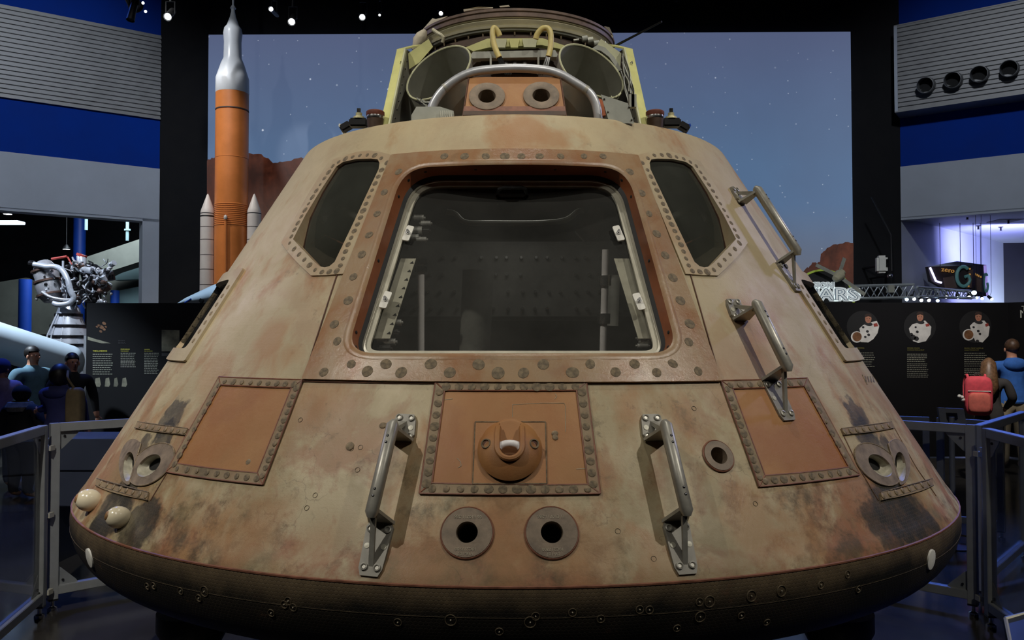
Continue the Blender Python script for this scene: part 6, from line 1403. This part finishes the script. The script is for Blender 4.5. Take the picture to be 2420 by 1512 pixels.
# girl with pink backpack
t, part, ln = person('girl with long brown hair and dark jacket beside the man in blue', 2338, 10.3, 1.52, R(150), 'jacket_dark', 'trousers_grey', 'shoe_pale', 'hair_brown', .49, {-1: [(-.17, .0, .66), (-.12, -.14, .58)], 1: [(.17, 0, .66), (.12, -.14, .58)]}, 1.10)
bm = B(); tube(bm, [(0, .0, .985), (0, .016, .95), (0, .040, .90), (0, .062, .83), (.0, .072, .76), (.01, .078, .69), (.015, .080, .655)], [.020, .052, .058, .066, .074, .056, .020], 22, True, .72)
for v in bm.verts: v.co += Vector((mnoise.noise(Vector((v.co.x*60, v.co.y*60, v.co.z*14))), mnoise.noise(Vector((v.co.x*60+9, v.co.y*60, v.co.z*14))), 0))*.010*(1 if v.co.z < .93 else .2)
part('hair', bm, 'hair_girl')
c = at(2312, 935, depth(9.98)); BP = thing('pink_backpack', 'bright pink school backpack worn by the long-haired girl', 'backpack', Vector((c.x, c.y, c.z-.25))); rt_ = Matrix.Rotation(R(-22), 3, 'Z')
bm = B(); rbox(bm, c, (.30, .20, .47), rt_); obj('bag_body', bm, 'backpack_pink', BP); bm = B(); rbox(bm, c+rt_@Vector((0, -.085, -.08)), (.24, .10, .24), rt_); obj('front_pocket', bm, 'backpack_coral', BP); bm = B(); tube(bm, [c+rt_@Vector((-.04, .02, .21)), c+rt_@Vector((-.03, .02, .26)), c+rt_@Vector((.03, .02, .26)), c+rt_@Vector((.04, .02, .21))], .01, 6); obj('grab_loop', bm, 'jacket_dark', BP)
for s in (-1, 1): bm = B(); tube(bm, smooth_path([c+rt_@Vector((s*.09, .08, .19)), c+rt_@Vector((s*.10, .20, .24)), c+rt_@Vector((s*.12, .27, .10)), c+rt_@Vector((s*.12, .12, -.14))], 4), .016, 6); obj('shoulder_strap', bm, 'backpack_pink', BP)
bm = B(); tube(bm, [c+rt_@Vector((-.12, -.098, .06)), c+rt_@Vector((.12, -.098, .06))], .006, 5); obj('zip', bm, 'white_patch', BP); bm = B(); p = c+rt_@Vector((-.18, -.06, -.02)); [ball(bm, p+Vector(o_), .024, 8, 6) for o_ in ((0,0,0), (-.03,0,.012), (.012,0,-.03))]; obj('bag_charm', bm, 'white_patch', BP)
# visitors at the left
t, part, ln = person('man in pale teal shirt turned to the right, beneath the white fuselage', 74, 10.5, 1.66, R(75), 'shirt_teal', 'jeans', 'shoe_tan', 'hair_dark', .50, {-1: [(-.17, .02, .65), (-.16, -.05, .52)], 1: [(.17, .02, .65), (.16, -.06, .52)]}, 1.28)
hair_cap(part, ln, 'hair_dark', .90)
t, part, ln = person('woman in navy quilted coat reaching left towards the child, back view', 143, 8.5, 1.49, R(168), 'coat_navy', 'black_cloth', 'shoe_tan', 'hair_dark', .36, {1: [(.17, -.10, .69), (.30, -.14, .66)], -1: [(-.17, .0, .65), (-.16, -.07, .53)]}, 1.22)
bm = B(); ball(bm, (0, .01, .915), (.068, .072, .082), 18, 12); part('hair', bm, 'hair_dark'); bm = B(); ball(bm, (0, .05, .80), (.10, .045, .045), 14, 8); part('hood', bm, 'coat_navy')
c = at(178, 965, depth(8.3)); SB = thing('shoulder_bag', 'tan shoulder bag hanging at the right of the navy coat', 'bag', Vector((c.x, c.y, c.z-.22))); bm = B(); rbox(bm, c, (.16, .14, .42), None); obj('bag_body', bm, 'tan_bag', SB); bm = B(); tube(bm, smooth_path([c+Vector((0, -.02, .2)), c+Vector((-.05, -.05, .30)), c+Vector((-.10, .04, .37))], 4), .012, 6); obj('strap', bm, 'tan_bag', SB)
t, part, ln = person('child in black coat and hat with grey fur collar, back view at left barrier', 52, 9.1, 1.23, R(160), 'black_cloth', 'black_cloth', 'shoe_tan', 'hair_dark', .45, None, 1.45)
bm = B(); ball(bm, (0, .008, .925), (.075, .078, .075), 18, 12); part('hat', bm, 'black_cloth'); bm = B(); lathe(bm, [(.05, .04), (.10, .03), (.12, -.01), (.10, -.05), (.05, -.05)], (0, .02, .82), n=20); part('fur_collar', bm, 'fur_grey')
t, part, ln = person('dark haired man in black jacket looking down, near the fuselage tip', 166, 10.2, 1.58, R(50), 'black_cloth', 'black_cloth', 'shoe_tan', 'hair_dark', .48, None, 1.1, -.02)
hair_cap(part, ln, 'hair_dark', .89)
t, part, ln = person('person with lilac sleeves cut by the left picture edge', 2, 9.6, 1.52, R(70), 'scarf_lilac', 'jeans', 'shoe_pale', 'hair_dark', .56, {1: [(.16, -.04, .66), (.10, -.16, .58)], -1: [(-.17, -.02, .66), (-.12, -.14, .58)]}, 1.15)
bm = B(); ball(bm, (0, .004, .93), (.064, .070, .066), 18, 12); part('cap', bm, 'coat_navy')
